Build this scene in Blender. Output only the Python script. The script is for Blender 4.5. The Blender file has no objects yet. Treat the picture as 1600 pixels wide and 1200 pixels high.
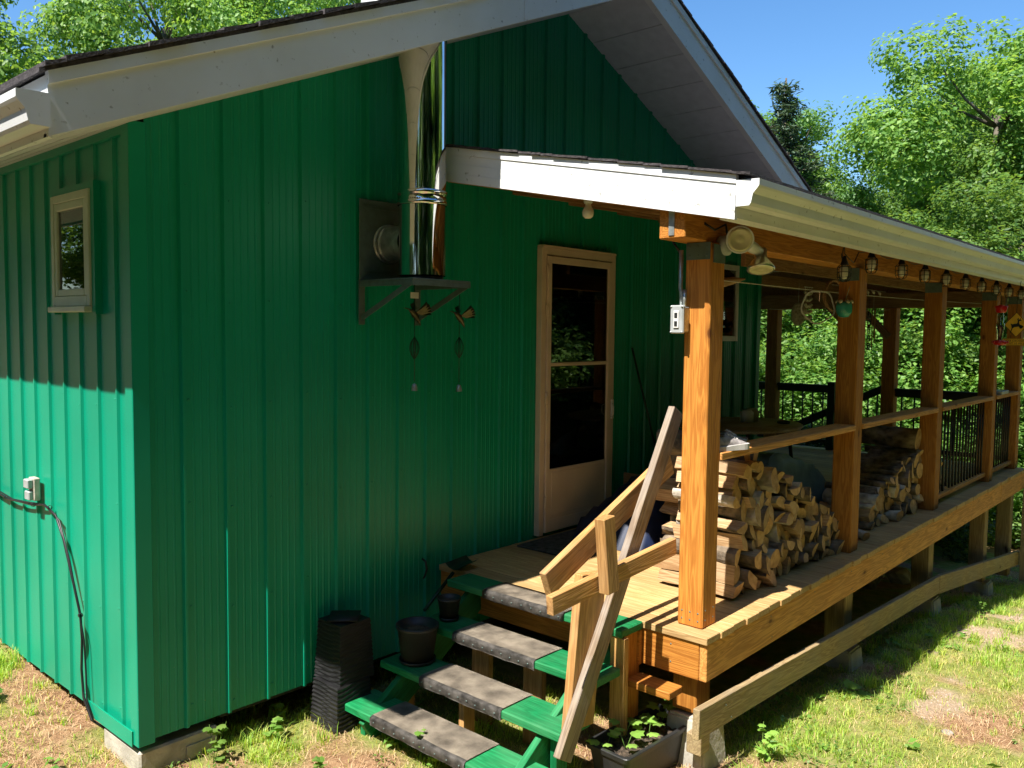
import bpy, bmesh, math, random
import numpy as np
from mathutils import Vector, Matrix, noise as mnoise
random.seed(7); rng = np.random.default_rng(11)
S = bpy.context.scene; COL = S.collection; R = math.radians; PI = math.pi

# ------------------------------------------------------------ camera, sky, sun, exposure
cd = bpy.data.cameras.new('camera'); cam = bpy.data.objects.new('camera', cd); COL.objects.link(cam); S.camera = cam
CAMP = Vector((-1.7165, -3.8453, 1.47))
Fv = Vector((0.74427, 0.66497, -0.06224)).normalized(); Rv = Vector((0.66672, -0.74523, 0.01071)).normalized()
Uv = Rv.cross(Fv).normalized(); Rv = Fv.cross(Uv).normalized()
cam.matrix_world = Matrix(((Rv.x, Uv.x, -Fv.x, CAMP.x), (Rv.y, Uv.y, -Fv.y, CAMP.y), (Rv.z, Uv.z, -Fv.z, CAMP.z), (0, 0, 0, 1)))
cd.sensor_width = 36; cd.lens = 1316.54 / 1600 * 36; cd.clip_start = 0.05; cd.clip_end = 2000
SUN_EL = R(57.5); SUN_AZ = R(181.2)          # direction towards the sun, measured from +X
sd = Vector((math.cos(SUN_EL) * math.cos(SUN_AZ), math.cos(SUN_EL) * math.sin(SUN_AZ), math.sin(SUN_EL)))
W = bpy.data.worlds.new('World'); S.world = W; W.use_nodes = True
wn = W.node_tree.nodes; wn.clear()
sky = wn.new('ShaderNodeTexSky'); sky.sky_type = 'NISHITA'; sky.sun_disc = False
sky.sun_elevation = SUN_EL; sky.sun_rotation = math.atan2(sd.x, sd.y); sky.altitude = 200; sky.air_density = 1.0; sky.dust_density = 0.3; sky.ozone_density = 3.0
bg = wn.new('ShaderNodeBackground'); bg.inputs[1].default_value = 0.10
wo = wn.new('ShaderNodeOutputWorld'); hs = wn.new('ShaderNodeHueSaturation'); hs.inputs['Saturation'].default_value = 1.22; W.node_tree.links.new(sky.outputs[0], hs.inputs['Color']); W.node_tree.links.new(hs.outputs[0], bg.inputs[0]); W.node_tree.links.new(bg.outputs[0], wo.inputs[0])
sl = bpy.data.lights.new('sun', 'SUN'); sl.energy = 5.0; sl.angle = R(0.55); sl.color = (1.0, 0.945, 0.86)
so = bpy.data.objects.new('sun', sl); COL.objects.link(so); so.rotation_euler = sd.to_track_quat('Z', 'Y').to_euler()
S.view_settings.view_transform = 'Standard'; S.view_settings.look = 'None'; S.view_settings.gamma = 1; S.view_settings.exposure = 1.1
S.cycles.max_bounces = 8; S.cycles.transparent_max_bounces = 12

# ------------------------------------------------------------ materials
def newmat(name):
    m = bpy.data.materials.new(name); m.use_nodes = True; nt = m.node_tree
    return m, nt, nt.nodes, nt.links, nt.nodes['Principled BSDF']
def N(ns, t, **k):
    n = ns.new(t)
    for a, v in k.items():
        if a.startswith('i_'):
            n.inputs[int(a[2:])].default_value = v
        else: setattr(n, a, v)
    return n
def ramp(ns, stops, interp='LINEAR'):
    r = ns.new('ShaderNodeValToRGB'); r.color_ramp.interpolation = interp
    e = r.color_ramp.elements
    while len(e) < len(stops): e.new(0.5)
    for x, (p, c) in zip(e, stops): x.position = p; x.color = (*c, 1)
    return r
def flat(name, col, rough=0.6, metal=0.0, spec=0.5, var=0.12, scale=12, bump=0.0, bscale=60, **kw):
    m, nt, ns, L, b = newmat(name)
    tc = N(ns, 'ShaderNodeTexCoord'); nz = N(ns, 'ShaderNodeTexNoise'); nz.inputs['Scale'].default_value = scale; nz.inputs['Detail'].default_value = 6
    L.new(tc.outputs['Object'], nz.inputs['Vector'])
    c0 = [max(0, x * (1 - var * 1.6)) for x in col]; c1 = [min(1, x * (1 + var * 1.6)) for x in col]
    r = ramp(ns, [(0.3, c0), (0.7, c1)]); L.new(nz.outputs[0], r.inputs[0]); L.new(r.outputs[0], b.inputs['Base Color'])
    b.inputs['Roughness'].default_value = rough; b.inputs['Metallic'].default_value = metal; b.inputs['Specular IOR Level'].default_value = spec
    if bump:
        n2 = N(ns, 'ShaderNodeTexNoise'); n2.inputs['Scale'].default_value = bscale; n2.inputs['Detail'].default_value = 8; L.new(tc.outputs['Object'], n2.inputs['Vector'])
        bp = N(ns, 'ShaderNodeBump'); bp.inputs['Strength'].default_value = bump; bp.inputs['Distance'].default_value = 0.01
        L.new(n2.outputs[0], bp.inputs['Height']); L.new(bp.outputs[0], b.inputs['Normal'])
    for k, v in kw.items(): b.inputs[k.replace('_', ' ')].default_value = v
    return m
def wood(name, dark, light, rough=0.65, knots=True, grain=1.0, weather=0.0, stain=None):
    # grain runs along the object's local X
    m, nt, ns, L, b = newmat(name)
    tc = N(ns, 'ShaderNodeTexCoord'); geo = N(ns, 'ShaderNodeNewGeometry'); oi = N(ns, 'ShaderNodeObjectInfo')
    ad = N(ns, 'ShaderNodeMath', operation='ADD'); L.new(geo.outputs['Random Per Island'], ad.inputs[0]); L.new(oi.outputs['Random'], ad.inputs[1])
    cx = N(ns, 'ShaderNodeCombineXYZ'); mu = N(ns, 'ShaderNodeMath', operation='MULTIPLY', i_1=37.0); L.new(ad.outputs[0], mu.inputs[0])
    for k in range(3): L.new(mu.outputs[0], cx.inputs[k])
    va = N(ns, 'ShaderNodeVectorMath', operation='ADD'); L.new(tc.outputs['Object'], va.inputs[0]); L.new(cx.outputs[0], va.inputs[1])
    mp = N(ns, 'ShaderNodeMapping'); mp.inputs['Scale'].default_value = (0.9, 14, 14); L.new(va.outputs[0], mp.inputs[0])
    n1 = N(ns, 'ShaderNodeTexNoise'); n1.inputs['Scale'].default_value = 1.6; n1.inputs['Detail'].default_value = 3; n1.inputs['Distortion'].default_value = 0.7; L.new(mp.outputs[0], n1.inputs[0])
    # rings: sine of low-frequency noise
    m1 = N(ns, 'ShaderNodeMath', operation='MULTIPLY', i_1=46.0 * grain); L.new(n1.outputs[0], m1.inputs[0])
    s1 = N(ns, 'ShaderNodeMath', operation='SINE'); L.new(m1.outputs[0], s1.inputs[0])
    mp2 = N(ns, 'ShaderNodeMapping'); mp2.inputs['Scale'].default_value = (2.5, 90, 90); L.new(va.outputs[0], mp2.inputs[0])
    n2 = N(ns, 'ShaderNodeTexNoise'); n2.inputs['Scale'].default_value = 1.5; n2.inputs['Detail'].default_value = 5; L.new(mp2.outputs[0], n2.inputs[0])
    a1 = N(ns, 'ShaderNodeMath', operation='MULTIPLY_ADD', i_1=0.20, i_2=0.30); L.new(s1.outputs[0], a1.inputs[0])
    a2 = N(ns, 'ShaderNodeMath', operation='MULTIPLY_ADD', i_1=0.42); L.new(n2.outputs[0], a2.inputs[0]); L.new(a1.outputs[0], a2.inputs[2])
    r = ramp(ns, [(0.15, dark), (0.55, [0.5 * (x + y) for x, y in zip(dark, light)]), (0.85, light)]); L.new(a2.outputs[0], r.inputs[0])
    out = r.outputs[0]
    # board to board variation
    hv = N(ns, 'ShaderNodeHueSaturation'); vr = N(ns, 'ShaderNodeMath', operation='FRACT'); mm = N(ns, 'ShaderNodeMath', operation='MULTIPLY', i_1=7.31); L.new(ad.outputs[0], mm.inputs[0]); L.new(mm.outputs[0], vr.inputs[0])
    mv = N(ns, 'ShaderNodeMath', operation='MULTIPLY_ADD', i_1=0.34, i_2=0.82); L.new(vr.outputs[0], mv.inputs[0]); L.new(mv.outputs[0], hv.inputs['Value']); L.new(out, hv.inputs['Color']); out = hv.outputs[0]
    if weather:
        nw = N(ns, 'ShaderNodeTexNoise'); nw.inputs['Scale'].default_value = 3.5; nw.inputs['Detail'].default_value = 6; L.new(va.outputs[0], nw.inputs[0])
        rw = ramp(ns, [(0.42, (0, 0, 0)), (0.68, (1, 1, 1))]); L.new(nw.outputs[0], rw.inputs[0])
        mw = N(ns, 'ShaderNodeMath', operation='MULTIPLY', i_1=weather); L.new(rw.outputs[0], mw.inputs[0])
        mx = N(ns, 'ShaderNodeMix', data_type='RGBA'); L.new(mw.outputs[0], mx.inputs[0]); L.new(out, mx.inputs[6]); mx.inputs[7].default_value = (*(stain or (0.22, 0.20, 0.17)), 1); out = mx.outputs[2]
    if knots:
        mk = N(ns, 'ShaderNodeMapping'); mk.inputs['Scale'].default_value = (1.5, 3.2, 3.2); L.new(va.outputs[0], mk.inputs[0])
        vo = N(ns, 'ShaderNodeTexVoronoi'); vo.inputs['Scale'].default_value = 1.7; L.new(mk.outputs[0], vo.inputs[0])
        rk = ramp(ns, [(0.0, (1, 1, 1)), (0.05, (0.85, 0.85, 0.85)), (0.075, (0.35, 0.35, 0.35)), (0.17, (0, 0, 0))]); L.new(vo.outputs[0], rk.inputs[0])
        mx = N(ns, 'ShaderNodeMix', data_type='RGBA'); L.new(rk.outputs[0], mx.inputs[0]); L.new(out, mx.inputs[6]); mx.inputs[7].default_value = (dark[0] * 0.32, dark[1] * 0.25, dark[2] * 0.25, 1); out = mx.outputs[2]
    L.new(out, b.inputs['Base Color']); b.inputs['Roughness'].default_value = rough; b.inputs['Specular IOR Level'].default_value = 0.3
    bp = N(ns, 'ShaderNodeBump'); bp.inputs['Strength'].default_value = 0.35; bp.inputs['Distance'].default_value = 0.004; L.new(a2.outputs[0], bp.inputs['Height']); L.new(bp.outputs[0], b.inputs['Normal'])
    return m
def leafmat(name, cols, trans=0.35):
    m, nt, ns, L, b = newmat(name)
    geo = N(ns, 'ShaderNodeNewGeometry'); r = ramp(ns, [(i / (len(cols) - 1), c) for i, c in enumerate(cols)]); L.new(geo.outputs['Random Per Island'], r.inputs[0])
    oi = N(ns, 'ShaderNodeObjectInfo'); hv = N(ns, 'ShaderNodeHueSaturation'); mv = N(ns, 'ShaderNodeMath', operation='MULTIPLY_ADD', i_1=0.5, i_2=0.75)
    L.new(oi.outputs['Random'], mv.inputs[0]); L.new(mv.outputs[0], hv.inputs['Value']); L.new(r.outputs[0], hv.inputs['Color'])
    L.new(hv.outputs[0], b.inputs['Base Color']); b.inputs['Roughness'].default_value = 0.45; b.inputs['Specular IOR Level'].default_value = 0.35
    tr = N(ns, 'ShaderNodeBsdfTranslucent'); g = N(ns, 'ShaderNodeMix', data_type='RGBA', blend_type='MULTIPLY'); g.inputs[0].default_value = 1; L.new(hv.outputs[0], g.inputs[6]); g.inputs[7].default_value = (1.8, 1.55, 0.8, 1)
    L.new(g.outputs[2], tr.inputs[0]); mx = N(ns, 'ShaderNodeMixShader'); mx.inputs[0].default_value = trans
    L.new(b.outputs[0], mx.inputs[1]); L.new(tr.outputs[0], mx.inputs[2]); L.new(mx.outputs[0], ns['Material Output'].inputs[0])
    return m

def paint_green():
    m, nt, ns, L, b = newmat('green_painted_steel')
    tc = N(ns, 'ShaderNodeTexCoord')
    n = N(ns, 'ShaderNodeTexNoise'); n.inputs['Scale'].default_value = 1.3; n.inputs['Detail'].default_value = 4; L.new(tc.outputs['Object'], n.inputs[0])
    r = ramp(ns, [(0.3, (0.001, 0.255, 0.148)), (0.7, (0.003, 0.315, 0.185))]); L.new(n.outputs[0], r.inputs[0])
    # tiny pale specks of splashed dirt, only low on the wall
    vo = N(ns, 'ShaderNodeTexVoronoi'); vo.inputs['Scale'].default_value = 38; L.new(tc.outputs['Object'], vo.inputs[0])
    sp = ramp(ns, [(0.05, (1, 1, 1)), (0.09, (0, 0, 0))]); L.new(vo.outputs[0], sp.inputs[0])
    sx = N(ns, 'ShaderNodeSeparateXYZ'); L.new(tc.outputs['Object'], sx.inputs[0])
    mr = N(ns, 'ShaderNodeMapRange'); mr.inputs[1].default_value = 0.15; mr.inputs[2].default_value = -0.4; L.new(sx.outputs[2], mr.inputs[0])
    n3 = N(ns, 'ShaderNodeTexNoise'); n3.inputs['Scale'].default_value = 5; L.new(tc.outputs['Object'], n3.inputs[0])
    r3 = ramp(ns, [(0.5, (0, 0, 0)), (0.62, (1, 1, 1))]); L.new(n3.outputs[0], r3.inputs[0])
    q = N(ns, 'ShaderNodeMath', operation='MULTIPLY'); L.new(sp.outputs[0], q.inputs[0]); L.new(mr.outputs[0], q.inputs[1])
    q2 = N(ns, 'ShaderNodeMath', operation='MULTIPLY'); L.new(q.outputs[0], q2.inputs[0]); L.new(r3.outputs[0], q2.inputs[1])
    mx = N(ns, 'ShaderNodeMix', data_type='RGBA'); L.new(q2.outputs[0], mx.inputs[0]); L.new(r.outputs[0], mx.inputs[6]); mx.inputs[7].default_value = (0.35, 0.45, 0.3, 1)
    L.new(mx.outputs[2], b.inputs['Base Color'])
    b.inputs['Roughness'].default_value = 0.38; b.inputs['Specular IOR Level'].default_value = 0.35
    mp = N(ns, 'ShaderNodeMapping'); mp.inputs['Scale'].default_value = (9, 9, 0.4); L.new(tc.outputs['Object'], mp.inputs[0])
    n2 = N(ns, 'ShaderNodeTexNoise'); n2.inputs['Scale'].default_value = 1; n2.inputs['Detail'].default_value = 2; L.new(mp.outputs[0], n2.inputs[0])
    bp = N(ns, 'ShaderNodeBump'); bp.inputs['Strength'].default_value = 0.06; bp.inputs['Distance'].default_value = 0.01; L.new(n2.outputs[0], bp.inputs['Height']); L.new(bp.outputs[0], b.inputs['Normal'])
    return m
M = {}
M['green'] = paint_green()
def white_metal():
    m, nt, ns, L, b = newmat('white_painted_aluminium')
    tc = N(ns, 'ShaderNodeTexCoord'); n = N(ns, 'ShaderNodeTexNoise'); n.inputs['Scale'].default_value = 3; n.inputs['Detail'].default_value = 7; L.new(tc.outputs['Object'], n.inputs[0])
    r = ramp(ns, [(0.3, (0.72, 0.73, 0.71)), (0.6, (0.80, 0.82, 0.83))]); L.new(n.outputs[0], r.inputs[0])
    vo = N(ns, 'ShaderNodeTexNoise'); vo.inputs['Scale'].default_value = 34; vo.inputs['Detail'].default_value = 3; L.new(tc.outputs['Object'], vo.inputs[0])
    sp = ramp(ns, [(0.66, (0, 0, 0)), (0.74, (0.75, 0.75, 0.75))]); L.new(vo.outputs[0], sp.inputs[0])
    mx = N(ns, 'ShaderNodeMix', data_type='RGBA'); L.new(sp.outputs[0], mx.inputs[0]); L.new(r.outputs[0], mx.inputs[6]); mx.inputs[7].default_value = (0.26, 0.25, 0.20, 1)
    L.new(mx.outputs[2], b.inputs['Base Color']); b.inputs['Roughness'].default_value = 0.42
    return m
M['white'] = white_metal()
M['soffit'] = flat('white_vinyl_soffit', (0.66, 0.68, 0.72), 0.5, var=0.05)
M['cream'] = flat('cream_door_paint', (0.66, 0.55, 0.42), 0.45, var=0.06, scale=5, bump=0.05)
M['winframe'] = flat('pale_window_vinyl', (0.42, 0.52, 0.38), 0.4, var=0.04)
M['dark'] = flat('dark_interior', (0.012, 0.012, 0.012), 0.9)  # near black, stands in for unlit space behind glass and under the siding
M['black'] = flat('black_metal', (0.012, 0.012, 0.014), 0.4, 0.2)
M['blackrail'] = flat('black_painted_rail', (0.016, 0.014, 0.014), 0.5)
M['galv'] = flat('galvanised_steel', (0.42, 0.45, 0.44), 0.42, 0.7, var=0.18, scale=30)
M['galvdull'] = flat('dull_galvanised_plate', (0.11, 0.16, 0.15), 0.45, 0.25, var=0.10, scale=25)
M['concrete'] = flat('concrete', (0.42, 0.39, 0.33), 0.9, var=0.2, scale=7, bump=0.5, bscale=40)
M['shingle'] = flat('asphalt_shingle', (0.055, 0.048, 0.05), 0.95, var=0.35, scale=40, bump=0.8, bscale=90)
M['post'] = wood('orange_stained_cedar', (0.31, 0.105, 0.014), (0.57, 0.245, 0.045))
M['rim'] = wood('stained_rim_wood', (0.36, 0.145, 0.030), (0.70, 0.35, 0.10), weather=0.22, stain=(0.30, 0.17, 0.08))
M['deck'] = wood('deck_board_wood', (0.36, 0.20, 0.07), (0.58, 0.40, 0.18), weather=0.2, stain=(0.36, 0.26, 0.16), knots=False)
M['pale'] = wood('weathered_lumber', (0.32, 0.155, 0.045), (0.64, 0.36, 0.13), weather=0.3, stain=(0.30, 0.24, 0.17))
M['grey'] = wood('old_grey_lumber', (0.17, 0.11, 0.065), (0.40, 0.30, 0.20), weather=0.7, stain=(0.36, 0.33, 0.30))
M['treated'] = wood('greenish_treated_lumber', (0.20, 0.13, 0.06), (0.42, 0.31, 0.16), weather=0.5, stain=(0.24, 0.21, 0.15))
M['rafter'] = wood('rafter_wood', (0.22, 0.11, 0.04), (0.46, 0.27, 0.12))
M['treadgreen'] = wood('green_painted_tread', (0.004, 0.115, 0.035), (0.012, 0.25, 0.085), 0.5, knots=False, weather=0.35, stain=(0.10, 0.30, 0.14))
def mat_rubber():
    m = flat('dusty_rubber_mat', (0.31, 0.26, 0.20), 0.85, var=0.35, scale=9, bump=0.4, bscale=50); return m
M['rubber'] = mat_rubber()
M['rubberedge'] = flat('black_rubber_edge', (0.11, 0.10, 0.09), 0.5, var=0.4, scale=20, bump=0.4)
M['chrome'] = flat('polished_stainless', (0.72, 0.72, 0.70), 0.05, 1.0, var=0.03)
def dented():
    m = M['chrome']; ns = m.node_tree.nodes; L = m.node_tree.links; b = ns['Principled BSDF']
    tc = N(ns, 'ShaderNodeTexCoord'); mp = N(ns, 'ShaderNodeMapping'); mp.inputs['Scale'].default_value = (14, 14, 0.7); L.new(tc.outputs['Object'], mp.inputs[0])
    n = N(ns, 'ShaderNodeTexNoise'); n.inputs['Scale'].default_value = 1.0; n.inputs['Detail'].default_value = 2; L.new(mp.outputs[0], n.inputs[0])
    bp = N(ns, 'ShaderNodeBump'); bp.inputs['Strength'].default_value = 0.10; bp.inputs['Distance'].default_value = 0.02; L.new(n.outputs[0], bp.inputs['Height']); L.new(bp.outputs[0], b.inputs['Normal'])
dented()
def glassm():
    m, nt, ns, L, b = newmat('window_glass')
    ns.remove(b); gl = N(ns, 'ShaderNodeBsdfGlossy'); gl.inputs['Roughness'].default_value = 0.01; gl.inputs[0].default_value = (0.95, 1, 0.96, 1)
    tr = N(ns, 'ShaderNodeBsdfTransparent'); tr.inputs[0].default_value = (0.5, 0.52, 0.5, 1)
    lw = N(ns, 'ShaderNodeFresnel'); lw.inputs[0].default_value = 1.75; mx = N(ns, 'ShaderNodeMixShader')
    L.new(lw.outputs[0], mx.inputs[0]); L.new(tr.outputs[0], mx.inputs[1]); L.new(gl.outputs[0], mx.inputs[2]); L.new(mx.outputs[0], ns['Material Output'].inputs[0])
    return m
M['glass'] = glassm()
M['bark'] = flat('firewood_bark', (0.15, 0.115, 0.08), 0.95, var=0.55, scale=16, bump=1.0, bscale=45)
M['barkpale'] = flat('pale_birch_bark', (0.42, 0.37, 0.30), 0.9, var=0.4, scale=14, bump=0.8, bscale=30)
def endgrain():
    m, nt, ns, L, b = newmat('cut_wood_end')
    tc = N(ns, 'ShaderNodeTexCoord'); oi = N(ns, 'ShaderNodeObjectInfo'); n = N(ns, 'ShaderNodeTexNoise'); n.inputs['Scale'].default_value = 22; n.inputs['Detail'].default_value = 6; n.inputs['Distortion'].default_value = 0.4; L.new(tc.outputs['Object'], n.inputs[0])
    r = ramp(ns, [(0.2, (0.36, 0.18, 0.065)), (0.55, (0.60, 0.37, 0.17)), (0.9, (0.74, 0.52, 0.28))]); L.new(n.outputs[0], r.inputs[0])
    # growth rings around the log's axis (local X)
    sx = N(ns, 'ShaderNodeSeparateXYZ'); L.new(tc.outputs['Object'], sx.inputs[0]); cb = N(ns, 'ShaderNodeCombineXYZ'); L.new(sx.outputs[1], cb.inputs[0]); L.new(sx.outputs[2], cb.inputs[1])
    ln = N(ns, 'ShaderNodeVectorMath', operation='LENGTH'); L.new(cb.outputs[0], ln.inputs[0]); mu = N(ns, 'ShaderNodeMath', operation='MULTIPLY', i_1=900.0); L.new(ln.outputs['Value'], mu.inputs[0]); si = N(ns, 'ShaderNodeMath', operation='SINE'); L.new(mu.outputs[0], si.inputs[0])
    ma = N(ns, 'ShaderNodeMath', operation='MULTIPLY_ADD', i_1=0.06, i_2=0.98); L.new(si.outputs[0], ma.inputs[0])
    mv = N(ns, 'ShaderNodeMath', operation='MULTIPLY_ADD', i_1=0.55, i_2=0.62); L.new(oi.outputs['Random'], mv.inputs[0]); mm = N(ns, 'ShaderNodeMath', operation='MULTIPLY'); L.new(ma.outputs[0], mm.inputs[0]); L.new(mv.outputs[0], mm.inputs[1])
    hv = N(ns, 'ShaderNodeHueSaturation'); L.new(mm.outputs[0], hv.inputs['Value']); L.new(r.outputs[0], hv.inputs['Color']); L.new(hv.outputs[0], b.inputs['Base Color']); b.inputs['Roughness'].default_value = 0.85
    return m
M['cut'] = endgrain()
M['split'] = wood('split_firewood_face', (0.30, 0.16, 0.065), (0.64, 0.45, 0.25), 0.8, knots=False, weather=0.4, stain=(0.45, 0.36, 0.25))
M['trunk'] = flat('tree_bark', (0.10, 0.085, 0.065), 0.95, var=0.4, scale=6, bump=0.8, bscale=20)
M['birch'] = flat('grey_tree_bark', (0.22, 0.20, 0.17), 0.9, var=0.4, scale=5, bump=0.6, bscale=20)
M['maple'] = leafmat('maple_leaves', [(0.075, 0.175, 0.04), (0.125, 0.26, 0.055), (0.18, 0.33, 0.07), (0.25, 0.40, 0.10)], 0.45)
M['ash'] = leafmat('ash_leaves', [(0.07, 0.17, 0.045), (0.11, 0.24, 0.06), (0.16, 0.30, 0.085)], 0.45)
M['bush'] = leafmat('bush_leaves', [(0.06, 0.16, 0.03), (0.11, 0.25, 0.045), (0.18, 0.34, 0.07), (0.24, 0.40, 0.10)], 0.45)
M['needle'] = leafmat('spruce_needles', [(0.035, 0.08, 0.045), (0.06, 0.11, 0.06), (0.10, 0.15, 0.08)], 0.15)
M['darkleaf'] = leafmat('darkened_leaves', [(0.02, 0.05, 0.014), (0.045, 0.10, 0.022), (0.08, 0.155, 0.035)], 0.25)  # foliage darkened to cut bounce from unseen trees, also on bushes beside the deck
M['grass'] = leafmat('grass_blades', [(0.24, 0.36, 0.05), (0.36, 0.46, 0.08), (0.52, 0.50, 0.15), (0.62, 0.50, 0.24)], 0.4)
M['grassg'] = leafmat('green_grass_blades', [(0.16, 0.32, 0.04), (0.26, 0.44, 0.06), (0.38, 0.52, 0.09), (0.50, 0.54, 0.14)], 0.45)
M['straw'] = leafmat('dry_straw', [(0.42, 0.27, 0.15), (0.56, 0.38, 0.22), (0.66, 0.50, 0.30)], 0.15)
M['weed'] = leafmat('weed_leaves', [(0.08, 0.19, 0.03), (0.15, 0.29, 0.05), (0.22, 0.34, 0.08)], 0.35)
M['seedling'] = leafmat('seedling_leaves', [(0.20, 0.40, 0.06), (0.30, 0.50, 0.10)], 0.35)
M['soil'] = flat('potting_soil', (0.06, 0.042, 0.028), 0.95, var=0.7, scale=60, bump=1.0, bscale=120)
M['plastic'] = flat('dark_grey_plastic', (0.022, 0.023, 0.023), 0.45, var=0.15, bump=0.1)
M['slate'] = flat('black_resin', (0.012, 0.012, 0.013), 0.5, var=0.3)
M['tarp'] = flat('blue_tarp', (0.006, 0.014, 0.045), 0.5, var=0.2)
M['palewhite'] = flat('white_plastic', (0.68, 0.68, 0.66), 0.35, var=0.05)
M['greyplastic'] = flat('grey_plastic', (0.36, 0.38, 0.38), 0.4, var=0.08)
M['bulb'] = flat('frosted_bulb_glass', (0.72, 0.66, 0.55), 0.2, var=0.02)
M['lens'] = flat('yellowed_lens', (0.62, 0.58, 0.36), 0.25, var=0.08)
M['silver'] = flat('silvered_reflector', (0.58, 0.57, 0.50), 0.28, 0.9, var=0.08)
M['red'] = flat('red_plastic', (0.55, 0.012, 0.015), 0.3, var=0.1)
M['darkred'] = flat('dark_red_flowers', (0.22, 0.015, 0.02), 0.6, var=0.4, scale=60)
M['teal'] = flat('teal_glaze', (0.05, 0.33, 0.30), 0.2, var=0.15)
M['signyellow'] = flat('yellow_sign_paint', (0.72, 0.36, 0.02), 0.5, var=0.08)
M['signblack'] = flat('black_sign_ink', (0.01, 0.01, 0.01), 0.5)
M['brass'] = flat('weathered_brass', (0.10, 0.09, 0.05), 0.4, 0.8, var=0.3)
M['greenmetal'] = flat('dark_green_metal', (0.02, 0.06, 0.04), 0.4, 0.6, var=0.3)
M['rope'] = flat('pale_cord', (0.55, 0.53, 0.46), 0.8)
M['peg'] = wood('clothes_peg_wood', (0.35, 0.19, 0.09), (0.62, 0.38, 0.2), knots=False)
M['ribbon'] = flat('pale_ribbon', (0.50, 0.44, 0.34), 0.6, var=0.3)
M['shoe'] = flat('grey_shoe_canvas', (0.33, 0.30, 0.29), 0.8, var=0.2, scale=40, bump=0.2)
M['shoesole'] = flat('pale_shoe_sole', (0.52, 0.50, 0.48), 0.7, var=0.1)
M['shell'] = flat('pale_shells', (0.42, 0.42, 0.30), 0.5, var=0.3, scale=40)
M['doormat'] = flat('coir_doormat', (0.05, 0.05, 0.045), 0.95, var=0.5, scale=30, bump=0.8)
M['rock'] = flat('field_stone', (0.30, 0.27, 0.24), 0.9, var=0.3, scale=9, bump=0.6, bscale=30)
M['clear'] = M['glass']

# ------------------------------------------------------------ object helpers
WM = {}
def root(name, label, cat, loc=(0, 0, 0), group=None, rotz=0):
    o = bpy.data.objects.new(name, None); COL.objects.link(o); o.empty_display_size = 0.1
    m = Matrix.Translation(loc) @ Matrix.Rotation(rotz, 4, 'Z'); o.matrix_world = m; WM[o] = m
    o['label'] = label; o['category'] = cat
    if group: o['group'] = group
    return o
def tag(o, label, cat, group=None):
    o['label'] = label; o['category'] = cat
    if group: o['group'] = group
    return o
def link(name, me, mats, parent=None, mat4=None, kind=None, label=None, smooth=False):
    o = bpy.data.objects.new(name, me); COL.objects.link(o)
    if mats is not None and not me.materials:
        for m in (mats if isinstance(mats, (list, tuple)) else [mats]): me.materials.append(m)
    if smooth:
        for p in me.polygons: p.use_smooth = True
    m4 = mat4 if mat4 is not None else (Matrix.Identity(4))
    if parent is not None:
        o.parent = parent; o.matrix_local = WM[parent].inverted() @ m4
    else: o.matrix_world = m4
    WM[o] = m4
    if kind: o['kind'] = kind
    if label: o['label'] = label
    return o
def bm_to(bm, name):
    me = bpy.data.meshes.new(name); bm.to_mesh(me); bm.free(); return me
def abox(bm, x0, x1, y0, y1, z0, z1, mi=0, bev=0.0):
    vs = [bm.verts.new((x, y, z)) for x in (x0, x1) for y in (y0, y1) for z in (z0, z1)]
    fs = []
    for q in ((0, 1, 3, 2), (4, 6, 7, 5), (0, 4, 5, 1), (2, 3, 7, 6), (0, 2, 6, 4), (1, 5, 7, 3)):
        f = bm.faces.new([vs[i] for i in q]); f.material_index = mi; fs.append(f)
    if bev:
        es = list({e for f in fs for e in f.edges})
        r = bmesh.ops.bevel(bm, geom=es, offset=bev, segments=1, affect='EDGES', profile=0.5)
        for f in r['faces']: f.material_index = mi
    return vs
def box(name, x0, x1, y0, y1, z0, z1, mat, parent=None, bev=0.003, along='x', kind=None, label=None):
    """axis-aligned box object; its local X runs along the grain axis"""
    c = Vector(((x0 + x1) / 2, (y0 + y1) / 2, (z0 + z1) / 2)); d = (abs(x1 - x0), abs(y1 - y0), abs(z1 - z0))
    ax = {'x': (Vector((1, 0, 0)), Vector((0, 1, 0)), Vector((0, 0, 1)), (0, 1, 2)), 'y': (Vector((0, 1, 0)), Vector((0, 0, 1)), Vector((1, 0, 0)), (1, 2, 0)), 'z': (Vector((0, 0, 1)), Vector((1, 0, 0)), Vector((0, 1, 0)), (2, 0, 1))}[along]
    l, w, t = (d[i] for i in ax[3])
    bm = bmesh.new(); abox(bm, -l / 2, l / 2, -w / 2, w / 2, -t / 2, t / 2, 0, bev)
    m4 = Matrix.Translation(c) @ Matrix((ax[0], ax[1], ax[2])).transposed().to_4x4()
    return link(name, bm_to(bm, name), mat, parent, m4, kind, label)
def board(name, a, b, w, t, mat, parent=None, up=(0, 0, 1), bev=0.003, label=None, wob=0.0):
    """lumber from a to b (centre line); w = size across in the direction `up` is projected to, t = the other"""
    a = Vector(a); b = Vector(b); X = (b - a).normalized(); Z = Vector(up); Z = (Z - X * Z.dot(X)).normalized(); Y = Z.cross(X)
    l = (b - a).length; bm = bmesh.new(); abox(bm, -l / 2, l / 2, -t / 2, t / 2, -w / 2, w / 2, 0, bev)
    m4 = Matrix.Translation((a + b) / 2) @ Matrix((X, Y, Z)).transposed().to_4x4()
    return link(name, bm_to(bm, name), mat, parent, m4, None, label)
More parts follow.
